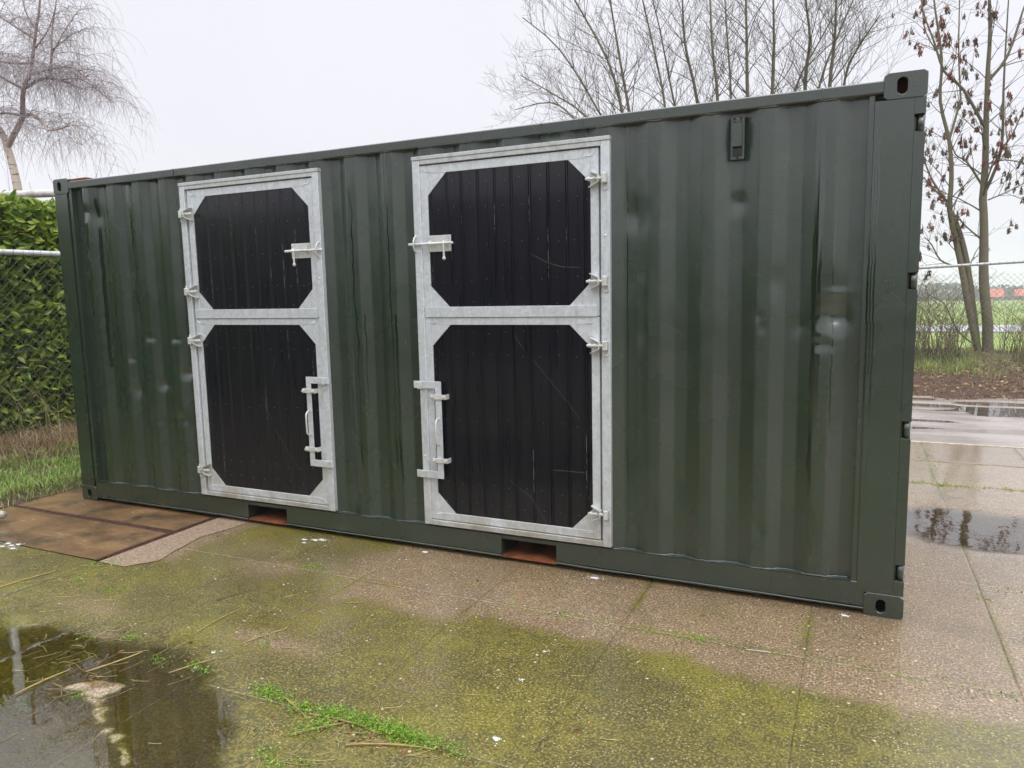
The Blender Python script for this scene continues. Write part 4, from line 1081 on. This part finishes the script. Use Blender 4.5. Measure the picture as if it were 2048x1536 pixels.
MID = {1: [[(1.2, 14.0, 1.84), (0.8, 13.76, 4.56), (0.66, 13.52, 5.73), (0.38, 13.28, 6.89), (-0.32, 13.04, 8.24), (-0.58, 12.8, 8.86)],
 [(1.2, 14.0, 1.84), (0.85, 14.0, 4.59), (0.68, 14.0, 5.86), (0.46, 14.0, 7.06), (0.22, 14.0, 8.46), (0.04, 14.0, 9.39)],
 [(1.2, 14.0, 1.84), (0.36, 14.3, 4.67), (-0.64, 14.6, 6.02), (-1.57, 14.9, 6.71), (-2.69, 15.2, 7.44)],
 [(1.2, 14.0, 1.84), (0.73, 13.7, 4.44), (0.15, 13.4, 5.74), (-0.72, 13.1, 7.22), (-1.54, 12.8, 7.99)],
 [(1.2, 14.0, 1.84), (1.56, 14.0, 4.53), (1.55, 14.0, 5.86), (1.31, 14.0, 7.05), (1.01, 14.0, 8.32), (0.83, 14.0, 9.24)],
 [(1.2, 14.0, 1.84), (0.24, 14.3, 4.44), (-0.91, 14.6, 5.95), (-1.71, 14.9, 6.54), (-2.87, 15.2, 6.55)]],
 2: [[(2.52, 15.0, 1.81), (2.23, 14.76, 4.57), (2.2, 14.52, 5.98), (1.95, 14.28, 7.26), (1.93, 14.04, 8.18), (1.92, 13.8, 8.95)],
 [(2.52, 15.0, 1.81), (2.57, 15.0, 4.58), (2.58, 15.0, 6.16), (2.45, 15.0, 7.27), (2.38, 15.0, 8.41), (2.33, 15.0, 9.54)],
 [(2.52, 15.0, 1.81), (2.8, 15.24, 4.59), (2.82, 15.48, 6.23), (2.68, 15.72, 7.66), (2.57, 15.96, 8.69), (2.49, 16.2, 9.73)],
 [(2.52, 15.0, 1.81), (2.12, 14.7, 4.46), (1.69, 14.4, 5.96), (1.4, 14.1, 7.62), (1.24, 13.8, 8.44)]],
 3: [[(3.71, 13.5, 1.77), (3.57, 13.26, 4.25), (3.54, 13.02, 5.66), (3.54, 12.78, 6.6), (3.54, 12.54, 7.41), (3.54, 12.3, 8.46)],
 [(3.76, 13.5, 1.77), (3.92, 13.5, 4.25), (3.99, 13.5, 5.79), (4.0, 13.5, 6.73), (3.97, 13.5, 7.64), (3.94, 13.5, 8.64)],
 [(3.73, 13.5, 1.77), (4.15, 13.8, 4.27), (4.4, 14.1, 5.91), (4.87, 14.4, 6.95), (5.33, 14.7, 7.9)]],
 4: [[(5.11, 14.5, 1.74), (4.74, 14.26, 4.28), (4.61, 14.02, 5.93), (4.7, 13.78, 6.8), (4.61, 13.54, 7.54), (4.59, 13.3, 8.25)],
 [(5.11, 14.5, 1.74), (5.14, 14.5, 4.28), (5.09, 14.5, 6.02), (5.16, 14.5, 6.93), (5.16, 14.5, 7.76), (5.16, 14.5, 8.68)],
 [(5.11, 14.5, 1.74), (4.76, 14.74, 4.68), (4.86, 14.98, 6.16), (5.24, 15.22, 7.34), (5.48, 15.46, 8.02), (5.65, 15.7, 8.71)],
 [(5.11, 14.5, 1.74), (5.36, 14.2, 4.22), (5.4, 13.9, 5.92), (5.67, 13.6, 6.5), (6.02, 13.3, 6.94)]]}
ML = {1: 'bare many-stemmed tree leaning left, leftmost of the clump above the container roof', 2: 'bare tree with four upright stems above the middle of the bare clump behind the container',
      3: 'bare tree with two straight mossy stems, third in the clump above the container roof', 4: 'bare fan-shaped tree above the container roof nearest to the right corner'}
for k, stems in MID.items():
    bx_, by_ = stems[0][0][0], stems[0][0][1]
    t = link('bare_tree', None, label=ML[k], cat='tree', group='bare trees behind the container', loc=(bx_, by_, -.8))
    off = Vector(t.location); mt = MB(); mc = MB()
    for si, s_ in enumerate(stems):
        P_ = [Vector((bx_+random.uniform(-.12, .12), by_+random.uniform(-.12, .12), -.85))]+[Vector(q) for q in s_]
        P_ = [q-off for q in P_]; r0 = .085 if si < 2 else .06
        limb(mt, mc, P_, r0*.85, .010, 25, 2.5, 2, .30, .80, n=6, start=.42, tw_r=.30, kids=4, jit=.15)
    mt.obj('trunk', M_bark, t, True); mc.obj('crown', M_twig, t)

# tree with seed clusters at the right
RT = {'R0': ([(8.03, 12.0, 0.0), (7.97, 12.0, 0.84), (7.87, 12.0, 1.66), (7.84, 12.0, 2.38), (7.79, 12.0, 3.09), (7.79, 12.0, 3.7), (7.77, 12.0, 4.39), (7.75, 12.0, 5.16), (7.75, 12.0, 6.0), (7.68, 12.0, 7.0), (7.65, 12, 8.6)], .098, .013),
 'L0': ([(7.95, 12.02, 0.0), (7.73, 12.0, 0.84), (7.56, 12.0, 1.67), (7.44, 12.0, 2.21), (7.28, 12.0, 2.92), (7.28, 12.0, 3.52), (7.21, 12.0, 4.18), (7.04, 12.0, 4.88), (7.03, 12.0, 5.62), (6.89, 12.0, 6.48), (6.79, 12.0, 7.17)], .068, .010),
 'L1': ([(7.86, 12.06, 0.30), (7.71, 12.06, 1.3), (7.59, 12.08, 2.03), (7.44, 12.05, 2.57), (7.3, 12.0, 2.91)], .060, .045)}
RB = [([(7.21, 12.0, 4.18), (7.36, 12.2, 4.84), (7.38, 12.3, 5.01), (7.33, 12.4, 5.73), (7.31, 12.5, 6.57), (7.29, 12.5, 7.6)], .035), ([(7.76, 12.0, 4.33), (7.38, 11.8, 4.99), (7.06, 11.7, 5.32), (6.85, 11.6, 5.88), (6.67, 11.5, 6.34), (6.59, 11.5, 6.87)], .045),
 ([(7.82, 12.0, 3.24), (7.53, 12.2, 3.8), (7.35, 12.4, 4.0), (7.21, 12.5, 4.54)], .035), ([(7.76, 12.0, 5.14), (8.03, 12.0, 5.52), (8.23, 12.1, 6.27), (8.36, 12.2, 6.71)], .05),
 ([(7.82, 12.0, 3.24), (7.99, 11.8, 3.9), (7.96, 11.7, 4.88), (7.94, 11.6, 5.8), (7.93, 11.5, 6.71)], .045), ([(7.81, 12.0, 2.38), (7.57, 12.0, 2.61), (7.35, 12.0, 2.87)], .03),
 ([(7.28, 12.0, 3.01), (7.0, 12.2, 3.5), (6.85, 12.3, 3.91), (6.8, 12.3, 4.16)], .035), ([(7.26, 12.0, 3.08), (6.94, 11.8, 3.37), (6.82, 11.7, 3.53)], .028), ([(7.41, 12.0, 1.92), (7.16, 11.9, 2.04), (7.0, 11.8, 2.32), (6.87, 11.8, 2.47)], .028),
 ([(7.81, 12.0, 0.46), (7.49, 11.9, 0.75), (7.25, 11.9, 1.25), (6.91, 11.9, 1.44)], .028), ([(7.99, 12.0, 3.9), (8.17, 12.0, 4.18), (8.32, 12.0, 4.62)], .03), ([(7.79, 12.0, 3.7), (8.09, 12.0, 3.76), (8.46, 12.0, 3.64)], .024),
 ([(7.03, 12.0, 5.62), (6.74, 12.0, 6.16), (6.69, 12.0, 6.68)], .02), ([(7.86, 12.0, 3.08), (8.12, 12.0, 3.19), (8.47, 12.0, 3.38)], .02)]
t = link('seed_bearing_tree', None, label='bare tree with forked trunk and hanging reddish seed clusters by the right-hand fence', cat='tree', loc=(7.97, 12, .1))
off = Vector(t.location); mt = MB(); mc = MB()
for nm, (P_, r0, r1) in RT.items():
    limb(mt, mc, [Vector(q)-off for q in P_], r0, r1, 16 if nm != 'L1' else 3, 1.5, 1, .20, .8, True, 9, .35, .25, 4, .13)
for P_, r0 in RB: limb(mt, mc, [Vector(q)-off for q in P_], r0*.65, .007, 9, 1.0, 1, .12, .8, True, 6, .2, .35, 3, .15)
mt.obj('trunk', M_bark, t, True); mc.obj('crown', M_twig, t)
CL = []
for k in range(6):
    q = MB(); n = random.randint(20, 30); C = []; D = []
    for i in range(n):
        a_ = random.uniform(0, 6.28); rr = random.uniform(0, .032); z_ = -random.uniform(.0, .085)
        base = Vector((math.cos(a_)*rr, math.sin(a_)*rr, z_)); d_ = Vector((math.cos(a_)*.35, math.sin(a_)*.35, -1)).normalized(); s_ = Vector((-math.sin(a_), math.cos(a_), 0))*random.uniform(.009, .015)
        L_ = random.uniform(.04, .065); q.add([tuple(base), tuple(base+d_*L_*.5+s_), tuple(base+d_*L_), tuple(base+d_*L_*.5-s_)], [(0, 1, 2, 3)])
    q.tube([(0, 0, .03), (0, 0, -.07)], .0025, 3, False)
    CL.append(q.mesh('seed_cluster', M_seed if k < 3 else M_seed2))
tips = [q for q in TIPS if 1.7 < q[0].z+off.z < 6.8 and q[0].x+off.x < 9.4]; random.shuffle(tips)
for i, (p_, d_) in enumerate(tips[:290]):
    o = link('seed_cluster', random.choice(CL), t); o.location = p_-Vector((0, 0, .02)); o.rotation_euler = (random.uniform(-.3, .3), random.uniform(-.3, .3), random.uniform(0, 6)); s_ = random.uniform(.7, 1.25); o.scale = (s_, s_, s_*random.uniform(.9, 1.4))

# weeping birch at the left
bt = link('birch_tree', None, label='bare weeping birch with pale forked trunk behind the laurel hedge', cat='tree', loc=(-7.73, 4.5, 0)); off = Vector(bt.location)
BR = [([(-7.73, 4.5, 0), (-7.73, 4.5, 2.02), (-7.6, 4.5, 3.41), (-7.68, 4.5, 4.01), (-7.77, 4.5, 4.32), (-7.9, 4.5, 4.61), (-8.09, 4.4, 4.9), (-8.23, 4.3, 5.34), (-8.3, 4.2, 6.4)], .088, .025, 6),
 ([(-7.77, 4.5, 4.32), (-7.56, 4.5, 4.51), (-7.28, 4.5, 4.77), (-7.23, 4.5, 5.05), (-7.13, 4.5, 5.28), (-6.94, 4.5, 5.46), (-6.84, 4.5, 5.73), (-6.7, 4.5, 6.1), (-6.53, 4.5, 6.54), (-6.41, 4.5, 7.4)], .052, .012, 8),
 ([(-7.18, 4.5, 4.78), (-6.88, 4.4, 4.75), (-6.51, 4.3, 4.6), (-6.27, 4.2, 4.47), (-6.04, 4.1, 4.35), (-5.66, 4.1, 4.35), (-5.36, 4.0, 4.34), (-5.14, 4.0, 4.02)], .035, .006, 26),
 ([(-7.11, 4.5, 5.24), (-6.78, 4.6, 5.36), (-6.46, 4.7, 5.31), (-6.1, 4.8, 5.15)], .035, .01, 16),
 ([(-6.94, 4.5, 5.43), (-6.58, 4.4, 5.39), (-6.08, 4.3, 5.35), (-5.48, 4.2, 5.26), (-5.09, 4.2, 5.0)], .030, .005, 30),
 ([(-6.46, 4.5, 5.31), (-6.37, 4.5, 5.66), (-6.3, 4.5, 6.04), (-6.15, 4.5, 6.4), (-6.02, 4.5, 6.95)], .022, .005, 10),
 ([(-6.36, 4.5, 5.67), (-6.06, 4.5, 5.92), (-5.71, 4.5, 6.17), (-5.58, 4.5, 6.23)], .012, .003, 8), ([(-6.35, 4.5, 5.73), (-5.89, 4.4, 5.78), (-5.46, 4.3, 5.81), (-5.35, 4.3, 5.77)], .012, .003, 10),
 ([(-7.2, 4.5, 5.23), (-7.51, 4.3, 5.45), (-7.55, 4.2, 5.62), (-7.2, 4.1, 5.66), (-6.91, 4, 5.62)], .022, .005, 14), ([(-7.27, 4.5, 4.79), (-7.61, 4.4, 4.86), (-7.87, 4.3, 4.79), (-8.28, 4.2, 4.67)], .025, .005, 14),
 ([(-6.86, 4.5, 5.61), (-7.14, 4.4, 5.61), (-7.74, 4.2, 5.71), (-8.29, 4, 5.81)], .025, .006, 20), ([(-6.7, 4.5, 6.1), (-6.93, 4.5, 6.45), (-7.06, 4.5, 7.2)], .02, .004, 10),
 ([(-6.8, 4.5, 5.8), (-6.49, 4.6, 6.15), (-6.36, 4.7, 6.67)], .016, .004, 8), ([(-6.73, 4.5, 5.95), (-7.23, 4.4, 6.27), (-7.74, 4.3, 6.6)], .02, .004, 14), ([(-6.22, 4.5, 5.24), (-5.85, 4.6, 5.23), (-5.51, 4.7, 4.99), (-5.3, 4.7, 4.81)], .014, .004, 14)]
mt = MB(); mc = MB()
def weep(mb, p, d, L, r, kids):
    n = 7; P_ = [p]; dd = d.copy(); R = [r]
    for i in range(n):
        dd = (dd+Vector((0, 0, -.42*min(1, (i+1)/4)))+perp(dd)*.10).normalized(); p = p+dd*L/n; P_.append(p); R.append(max(.0013, r*(1-.7*i/n)))
    mb.tube(P_, R, 3, False)
    for k in range(kids):
        i = random.randint(1, n-1); weep(mb, P_[i], (perp(dd)*.7+Vector((0, 0, .05))+dd*.3).normalized(), L*random.uniform(.3, .6), .0022, 0)
for P_, r0, r1, nb in BR:
    SP = smooth_path([Vector(q)-off for q in P_], 3); m = len(SP); mt.tube(SP, [r0+(r1-r0)*i/(m-1) for i in range(m)], 8 if r0 > .05 else 5, False)
    for k in range(int(nb*2.6)):
        i = random.randint(1, m-1) if r0 < .05 else random.randint(int(m*.5), m-1)
        d_ = perp(Vector((0, 0, 1))); d_.y *= .7; d_ = (d_+Vector((0, 0, random.uniform(.1, .8)))).normalized()
        weep(mc, SP[i], d_, random.uniform(.5, 1.5), .0034, 5)
mt.obj('trunk', M_birch, bt, True); mc.obj('crown', M_birchtwig, bt)
# low shrub behind the hedge under the birch
sb = link('twiggy_shrub', None, label='reddish twiggy bare shrub below the birch behind the hedge', cat='shrub', loc=(-6.9, 5.2, 0)); mc = MB()
for k in range(34):
    an = random.uniform(0, 6.28); grow(mc, Vector((random.uniform(-1.2, 1.2), random.uniform(-.5, .5), .0)), Vector((math.cos(an)*.3, math.sin(an)*.3, 1)).normalized(), random.uniform(2.2, 3.3), .010, 1, .4, .5, 6, .08)
mc.obj('stems', M_birchtwig, sb)

# ================================================================== RIGHT background
chain_fence('long wire mesh fence crossing behind the yard at the right', 'x', 10.2, 3.5, 16.5, 1.76, [4.2, 10.6, 13.6, 16.4], .12, .0018, .088, .024, True, .48)
def bz(x, y): return float(berm_z(np.array([x]), np.array([y]))[0])
def bramble(label, x0, x1, y0, y1, n, hmin, hmax, seed, mat=M_bramble):
    random.seed(seed); cx, cy = (x0+x1)/2, (y0+y1)/2; m_ = MB()
    for k in range(n):
        x, y = random.uniform(x0, x1), random.uniform(y0, y1); an = random.uniform(0, 6.28); H = random.uniform(hmin, hmax); L_ = random.uniform(.1, .9)*H; z = bz(x, y)
        P_ = [(x-cx+math.cos(an)*L_*t**1.5+random.gauss(0, .012), y-cy+math.sin(an)*L_*t**1.5*.6, z+H*(1.35*t-.45*t*t)) for t in np.linspace(0, 1, 7)]
        m_.tube(P_, [.0045, .0042, .004, .0034, .003, .0024, .0018], 3, False)
        for j in range(4):
            q = Vector(P_[random.randint(2, 6)]); d_ = (perp(Vector((0, 0, 1)))+Vector((0, 0, .7))).normalized()*random.uniform(.08, .3)
            m_.tube([q, q+d_*.6, q+d_+Vector((0, 0, -.02))], .002, 3, False)
    o = m_.obj('bramble_bush', mat, None, label=label, cat='bush', loc=(cx, cy, 0)); return o
bramble('tangle of brown bramble stems behind the fence beside the container\'s right edge', 5.2, 7.5, 10.5, 12.2, 420, .4, 1.75, 3)
bramble('low bramble thicket right of the forked trunk behind the fence', 8.2, 11.5, 10.6, 12.6, 380, .35, 1.2, 4)
bramble('row of pale dry stems standing behind the bramble at the field edge', 4.8, 12, 12.8, 14.5, 260, .9, 1.9, 5)
random.seed(99)
def bp(x0, x1, y0, y1, dens=None):
    def f(n):
        x = rng.uniform(x0, x1, n); y = rng.uniform(y0, y1, n)
        if dens is not None: kk = rng.uniform(size=n) < dens(x, y); x, y = x[kk], y[kk]
        return np.stack([x, y, berm_z(x, y)-.005], 1)
    return f
blades('dead_grass', 9000, bp(4.5, 12, 7.75, 12.5, lambda x, y: .35+.65*sst(9, 10, y)), (.04, .16), M_dead, None, 1.8, .003, kind='stuff')
blades('grass', 14000, bp(4.5, 12, 9.4, 15, lambda x, y: sst(.42, .6, fbm(x*1.5, y*1.5, 7, 3))), (.06, .20), M_grass, None, .8, .004, kind='stuff')
leaf_cloud('fallen_leaves', bp(4.5, 12, 7.7, 11.2)(5000)+np.array([0, 0, .015]), np.concatenate([rng.normal(size=(5000, 2)), rng.normal(0, .3, (5000, 1))], 1), rng.uniform(.03, .08, 5000), M_dead, None, 'stuff')

# far treeline, houses
def treeline():
    n = 15000; V = []; T = []
    x = rng.uniform(-150, 330, n); base = fz(378.)
    H = 5.2+3.4*fbm(x*.035, x*0+.5, 70, 4)*1.2+rng.uniform(-.9, .7, n)
    H = np.where((x > 50) & (x < 76), H*.8, H)
    y = rng.uniform(378, 400, n); z = base+rng.uniform(0, 1, n)**.7*H
    C = np.stack([x, y, z], 1); D = rng.normal(size=(n, 3)); return leaf_cloud('distant_woodland', C, D, rng.uniform(1.2, 2.6, n), M_wood, None, 'stuff')
M_wood = simple('woodland', (.135, .115, .115), .9, 0, .3, .08, 0, .1, .4)  # lightened grey puts part of the distance haze into the colour
treeline()
m_ = MB(); m_.tube([(-150, 392, fz(392)), (330, 392, fz(392))], 3.4, 7); m_.obj('distant_woodland', M_wood, None, kind='stuff')
M_tile = simple('red_roof_tile', (.46, .10, .060), .7, 0, .15, 1); M_brick = simple('house_brick', (.16, .10, .08), .8, 0, .2, 1); M_win = simple('window_glass', (.05, .06, .07), .2); M_wht = simple('white_fascia', (.7, .7, .68), .6)
def house(label, cx, y, w_, ridge, eave, white=False):
    h = link('farmhouse', None, label=label, cat='house', loc=(cx, y, fz(y)-.1))
    m_ = MB(); m_.cbox(-w_/2, w_/2, 0, 8, 0, eave, 0); m_.prism([(-w_/2+.1, 0.01, eave), (-w_/2+.1, 7.99, eave), (-w_/2+.1, 4, ridge-.3)], (w_-.2, 0, 0)); m_.obj('wall', M_brick, h)
    m_ = MB(); e_ = .5; m_.prism([(-w_/2-e_, -e_, eave-.3), (-w_/2-e_, 4, ridge), (-w_/2-e_, 8+e_, eave-.3), (-w_/2-e_, 8+e_, eave-.5), (-w_/2-e_, 4, ridge-.25), (-w_/2-e_, -e_, eave-.5)], (w_+2*e_, 0, 0)); rf = m_.obj('roof', M_tile, h); fix_normals(rf.data)
    q = MB(); q.cbox(w_*.2, w_*.2+.8, 3.6, 4.4, ridge-.6, ridge+.7); q.obj('chimney', M_brick, rf)
    for k in range(3):
        xx = -w_/2+w_*(k+.5)/3; q = MB(); q.cbox(xx-.6, xx+.6, -.06, .04, .9, min(2.2, eave-.3)); q.obj('window', M_win, h)
    if white:
        q = MB(); q.cbox(w_/2+.52, w_/2+.72, -.6, 8.6, eave-.6, eave); q.obj('fascia', M_wht, h)
    return h
house('distant house with broad red tiled roof seen past the forked trunk', 57.2, 365, 7.4, 5.0, 1.9)
house('distant red-roofed house at the photograph\'s right edge beside a white gable', 69.6, 366, 7.5, 4.7, 2.2, True)

# unseen dark hedge added behind the camera, sized for its reflection in paint
hb = link('hedge_stand_in', None, label='unseen dark hedge added behind the viewpoint for its reflection in the paint', cat='hedge', loc=(0, 0, 0))
m_ = MB(); m_.cbox(-22, 2, -16, -14.4, -.1, 4.2); m_.cbox(2, 34, -30, -28.5, -.1, 2.9); m_.obj('shade_core', simple('stand_in_core', (.02, .024, .014), .95), hb)
n = 3500; x = rng.uniform(-22, 34, n); L_ = x < 2; y = np.where(L_, -14.3, -28.4)+rng.normal(0, .15, n); z = rng.uniform(0, 1, n)*np.where(L_, 4.6, 3.2)+.5*(fbm(x*.8, x*0, 6, 3)-.5)
leaf_cloud('leaf_mass', np.stack([x, y, z], 1), rng.normal(size=(n, 3)), rng.uniform(.3, .6, n), simple('stand_in_leaf', (.03, .040, .018), .8), hb, 'stuff')

# ================================================================== SMALL THINGS ON THE GROUND
def gz(x, y): return float(height(np.array([x]), np.array([y]))[0])
def weeds(name, pts, n, spread, h, mat=M_weed):
    C = []
    for (x, y, k) in pts:
        for _ in range(int(n*k)): C.append((x+random.gauss(0, spread), y+random.gauss(0, spread*.62)))
    C = np.array(C); z = height(C[:, 0], C[:, 1]); P_ = np.column_stack([C, z+rng.uniform(.002, h, len(C))])
    D = rng.normal(size=(len(C), 3)); D[:, 2] = abs(D[:, 2])*.5
    return leaf_cloud(name, P_, D, rng.uniform(.007, .017, len(C)), mat, None, 'stuff')
weeds('weeds', [(3.62, -1.735, .6), (3.70, -1.75, .4), (3.85, -1.78, .5), (3.98, -1.765, 1.3), (4.09, -1.755, .7), (4.17, -1.765, .9), (4.27, -1.765, 1.6), (4.35, -1.775, 1.1), (4.43, -1.775, .5), (4.53, -1.78, .35), (3.98, -1.84, .4), (3.95, -1.90, .25)], 400, .036, .024)
weeds('weeds', [(2.87, -2.07, .5), (2.72, -2.17, .5), (2.62, -2.22, .4), (2.42, -1.67, .25), (2.63, -1.60, .35), (2.93, -1.70, .3), (3.15, -1.68, .4), (3.22, -1.70, .3), (3.0, -1.72, .2), (3.92, -2.06, .4), (4.0, -2.10, .5), (4.08, -2.04, .3)], 160, .030, .012)
weeds('weeds', [(1.60, -.93, .6), (1.66, -1.2, .25), (1.52, -1.0, .3), (2.87, -.52, .5), (6.5, 2.86, .6), (6.62, 2.88, .3), (6.95, 2.86, .3), (5.18, -.57, .3), (6.3, 2.9, .4), (4.5, -.57, .2), (3.27, -1.35, .25), (3.3, -1.42, .3), (2.0, -1.25, .3)], 130, .035, .006)
weeds('moss', [(x_, -.575+random.uniform(-.01, .01), .5) for x_ in np.arange(4.2, 7.2, .12)]+[(x_, 2.89, .6) for x_ in np.arange(6.1, 8.4, .1)]+[(6.45, y_, .35) for y_ in np.arange(2.9, 4.6, .12)]+[(5.64, y_, .25) for y_ in np.arange(-1.2, 0, .12)]+[(6.45, .45, .6), (6.6, .63, .5), (6.75, .63, .5)], 45, .05, .004, M_weed)

def stalk(x0, y0, x1, y1, r, label, mat=M_reed, cat='stalk', bend=.02, lift=.004):
    dx, dy = x1-x0, y1-y0; P_ = []
    for t_ in np.linspace(0, 1, 6):
        x, y = x0+dx*t_, y0+dy*t_; b_ = bend*math.sin(PI*t_)
        P_.append((x-dy*b_, y+dx*b_, max(gz(x, y), WL if y < -1.5 and x < 4.8 else -9)+r+lift))
    c0 = Vector(P_[0]); m_ = MB(); m_.tube([Vector(q)-c0 for q in P_], [r, r*1.05, r, r*.95, r*.85, r*.5], 6)
    return m_.obj('stalk', mat, None, label=label, cat=cat, group='dry plant stalks lying on the yard', loc=c0)
stalk(2.901, -1.467, 2.893, -1.147, 0.0026, 'long pale bent stalk lying on green algae left of centre', bend=.03)
stalk(2.69, -1.126, 2.792, -.902, 0.0025, 'thin dark stalk on the algae left of the long pale one', simple('dark_stalk', (.10, .08, .05), .8))
stalk(2.643, -2.165, 2.659, -1.934, 0.0031, 'straw lying along the weed line at the left puddle\'s far left', bend=.04)
stalk(2.744, -1.92, 2.821, -1.69, 0.0031, 'two-tone straw bridging weeds at the puddle\'s upper rim', bend=-.03)
stalk(3.698, -1.735, 3.903, -1.823, 0.0037, 'tan reed piece slanting down at the left end of the weed clump')
stalk(3.90, -1.80, 4.165, -1.785, 0.0037, 'thick straw lying across the middle of the weed clump', bend=.03)
stalk(3.93, -1.935, 4.06, -1.80, 0.0037, 'yellow straw slanting below the thick straw in the weeds')
stalk(4.16, -1.905, 4.475, -1.80, 0.0037, 'longest brown reed along the lower edge of the weed clump', bend=.05)
stalk(4.35, -1.73, 4.50, -1.80, 0.0028, 'thin straw crossing the right end of the weed clump')
stalk(1.36, -1.60, 1.42, -1.17, 0.0037, 'loose straw beside the crack at the photograph\'s left edge', bend=.05)
stalk(3.10, -1.78, 3.19, -1.60, 0.0022, 'short yellow stalk by the small weed tuft right of the puddle corner')
stalk(3.20, -1.46, 3.29, -1.24, 0.0025, 'greenish stalk on a dirt streak in the algae', bend=.03)
m_ = MB(); m_.tube([(0, 0, 0), (.106, .012, 0)], .0022, 6)
m_.obj('stick', simple('pale_rod', (.50, .48, .44), .5), None, label='short straight pale rod lying on the concrete joint right of the doors', cat='stick', loc=(5.397, -.603, .006))
# loose straw litter (uncountable)
m_ = MB()
def litter(cx, cy, sx, sy, n, lmin, lmax, r=.0010):
    for k in range(n):
        x, y = random.gauss(cx, sx), random.gauss(cy, sy); a_ = random.uniform(0, PI); L_ = random.uniform(lmin, lmax); z = max(gz(x, y), WL if (x < 4.8 and y < -1.5) else -9)+.003+random.uniform(0, .004)
        m_.tube([(x, y, z), (x+math.cos(a_)*L_*.5, y+math.sin(a_)*L_*.5, z+.002), (x+math.cos(a_+.2)*L_, y+math.sin(a_+.2)*L_, z)], r, 3, False)
litter(4.2, -1.82, .26, .05, 60, .03, .14); litter(2.75, -1.95, .2, .16, 45, .04, .14); litter(1.5, -1.3, .25, .22, 40, .05, .18); litter(2.6, -1.55, .3, .12, 50, .03, .1); litter(3.6, -1.35, 1.0, .5, 40, .03, .09, .0013); litter(3.95, -2.05, .12, .1, 16, .05, .16)
litter(.4, -1.0, .8, .2, 30, .04, .15); litter(4.3, -.45, .5, .1, 25, .01, .04)
litter(4.37, -.44, .05, .03, 40, .015, .05, .0007); litter(3.89, -.40, .03, .02, 26, .02, .045, .0015)
m_.obj('straw_litter', M_straw, None, kind='stuff')
# brown leaf scraps
lc = [(random.gauss(4.2, .25), random.gauss(-1.82, .06)) for _ in range(46)]+[(random.uniform(1.8, 7.2), random.uniform(-2.2, .6)) for _ in range(46)]+[(random.gauss(2.8, .2), random.gauss(-1.8, .1)) for _ in range(30)]
C = np.array([(x, y, gz(x, y)+.006) for x, y in lc if not (y > -.02 and x < 6.1)])
leaf_cloud('leaf_scraps', C, np.concatenate([rng.normal(size=(len(C), 2)), rng.normal(0, .15, (len(C), 1))], 1), rng.uniform(.012, .035, len(C)), simple('dead_leaf', (.16, .06, .025), .7), None, 'stuff')
# white patches and pebbles
def splash(x, y, rx, ry, name='lime_spot', n=14, dots=24):
    m_ = MB(); P_ = [(x, y, gz(x, y)+.0025)]
    for k in range(n):
        a_ = 2*PI*k/n; r_ = random.uniform(.55, 1.1); xx, yy = x+math.cos(a_)*rx*r_, y+math.sin(a_)*ry*r_; P_.append((xx, yy, gz(xx, yy)+.0012))
    m_.add(P_, [(0, 1+k, 1+(k+1) % n) for k in range(n)])
    for k in range(dots):
        xx, yy = random.gauss(x, rx*1.1), random.gauss(y, ry*1.1); s_ = random.uniform(.001, .004)
        z = gz(xx, yy)+.0015; m_.add([(xx-s_, yy, z), (xx, yy-s_, z+.001), (xx+s_, yy, z), (xx, yy+s_, z+.001)], [(0, 1, 2, 3)])
    return m_.obj(name, M_white, None, kind='stuff')
for a_ in ((4.645, -1.649, .018, .014), (4.56, -.965, .008, .006), (3.129, -1.559, .009, .006), (3.16, -1.691, .012, .008), (4.491, -.05, .035, .018), (3.346, -.04, .028, .014), (2.53, -.12, .03, .014), (2.46, -.14, .025, .012), (2.58, -.10, .035, .015), (2.50, -.19, .02, .010), (5.80, -.05, .02, .010), (4.563, -1.23, .007, .005)): splash(*a_, dots=60 if a_[2] > .03 else 14)
for k in range(7): splash(.62+random.gauss(0, .10), -.98+random.gauss(0, .05), .022, .012, dots=40)
# small embedded stones catching the light
m_ = MB()
for k in range(420):
    x, y = random.uniform(1.6, 8), random.uniform(-2.9, 4.4)
    if (y > -.05 and x < 6.15): continue
    r_ = random.uniform(.003, .008); m_.ball((x, y, gz(x, y)+.0005), r_, 6, 4, (1, random.uniform(.6, 1), .35))
m_.obj('pebbles', simple('pebble', (.50, .43, .32), .5, 0, .3, 5, 0, .5, .6), None, kind='stuff')

# ================================================================== HAZE
b = NB('haze'); b.t.links.clear(); pv = b.n('ShaderNodeVolumePrincipled'); pv.inputs['Color'].default_value = (.93, .95, 1, 1); pv.inputs['Density'].default_value = .0010
b.l(pv.outputs[0], b.out.inputs['Volume'])
m_ = MB(); m_.cbox(-520, 720, -70, 910, -17, 13.5); m_.obj('haze', b.m, None, kind='stuff')
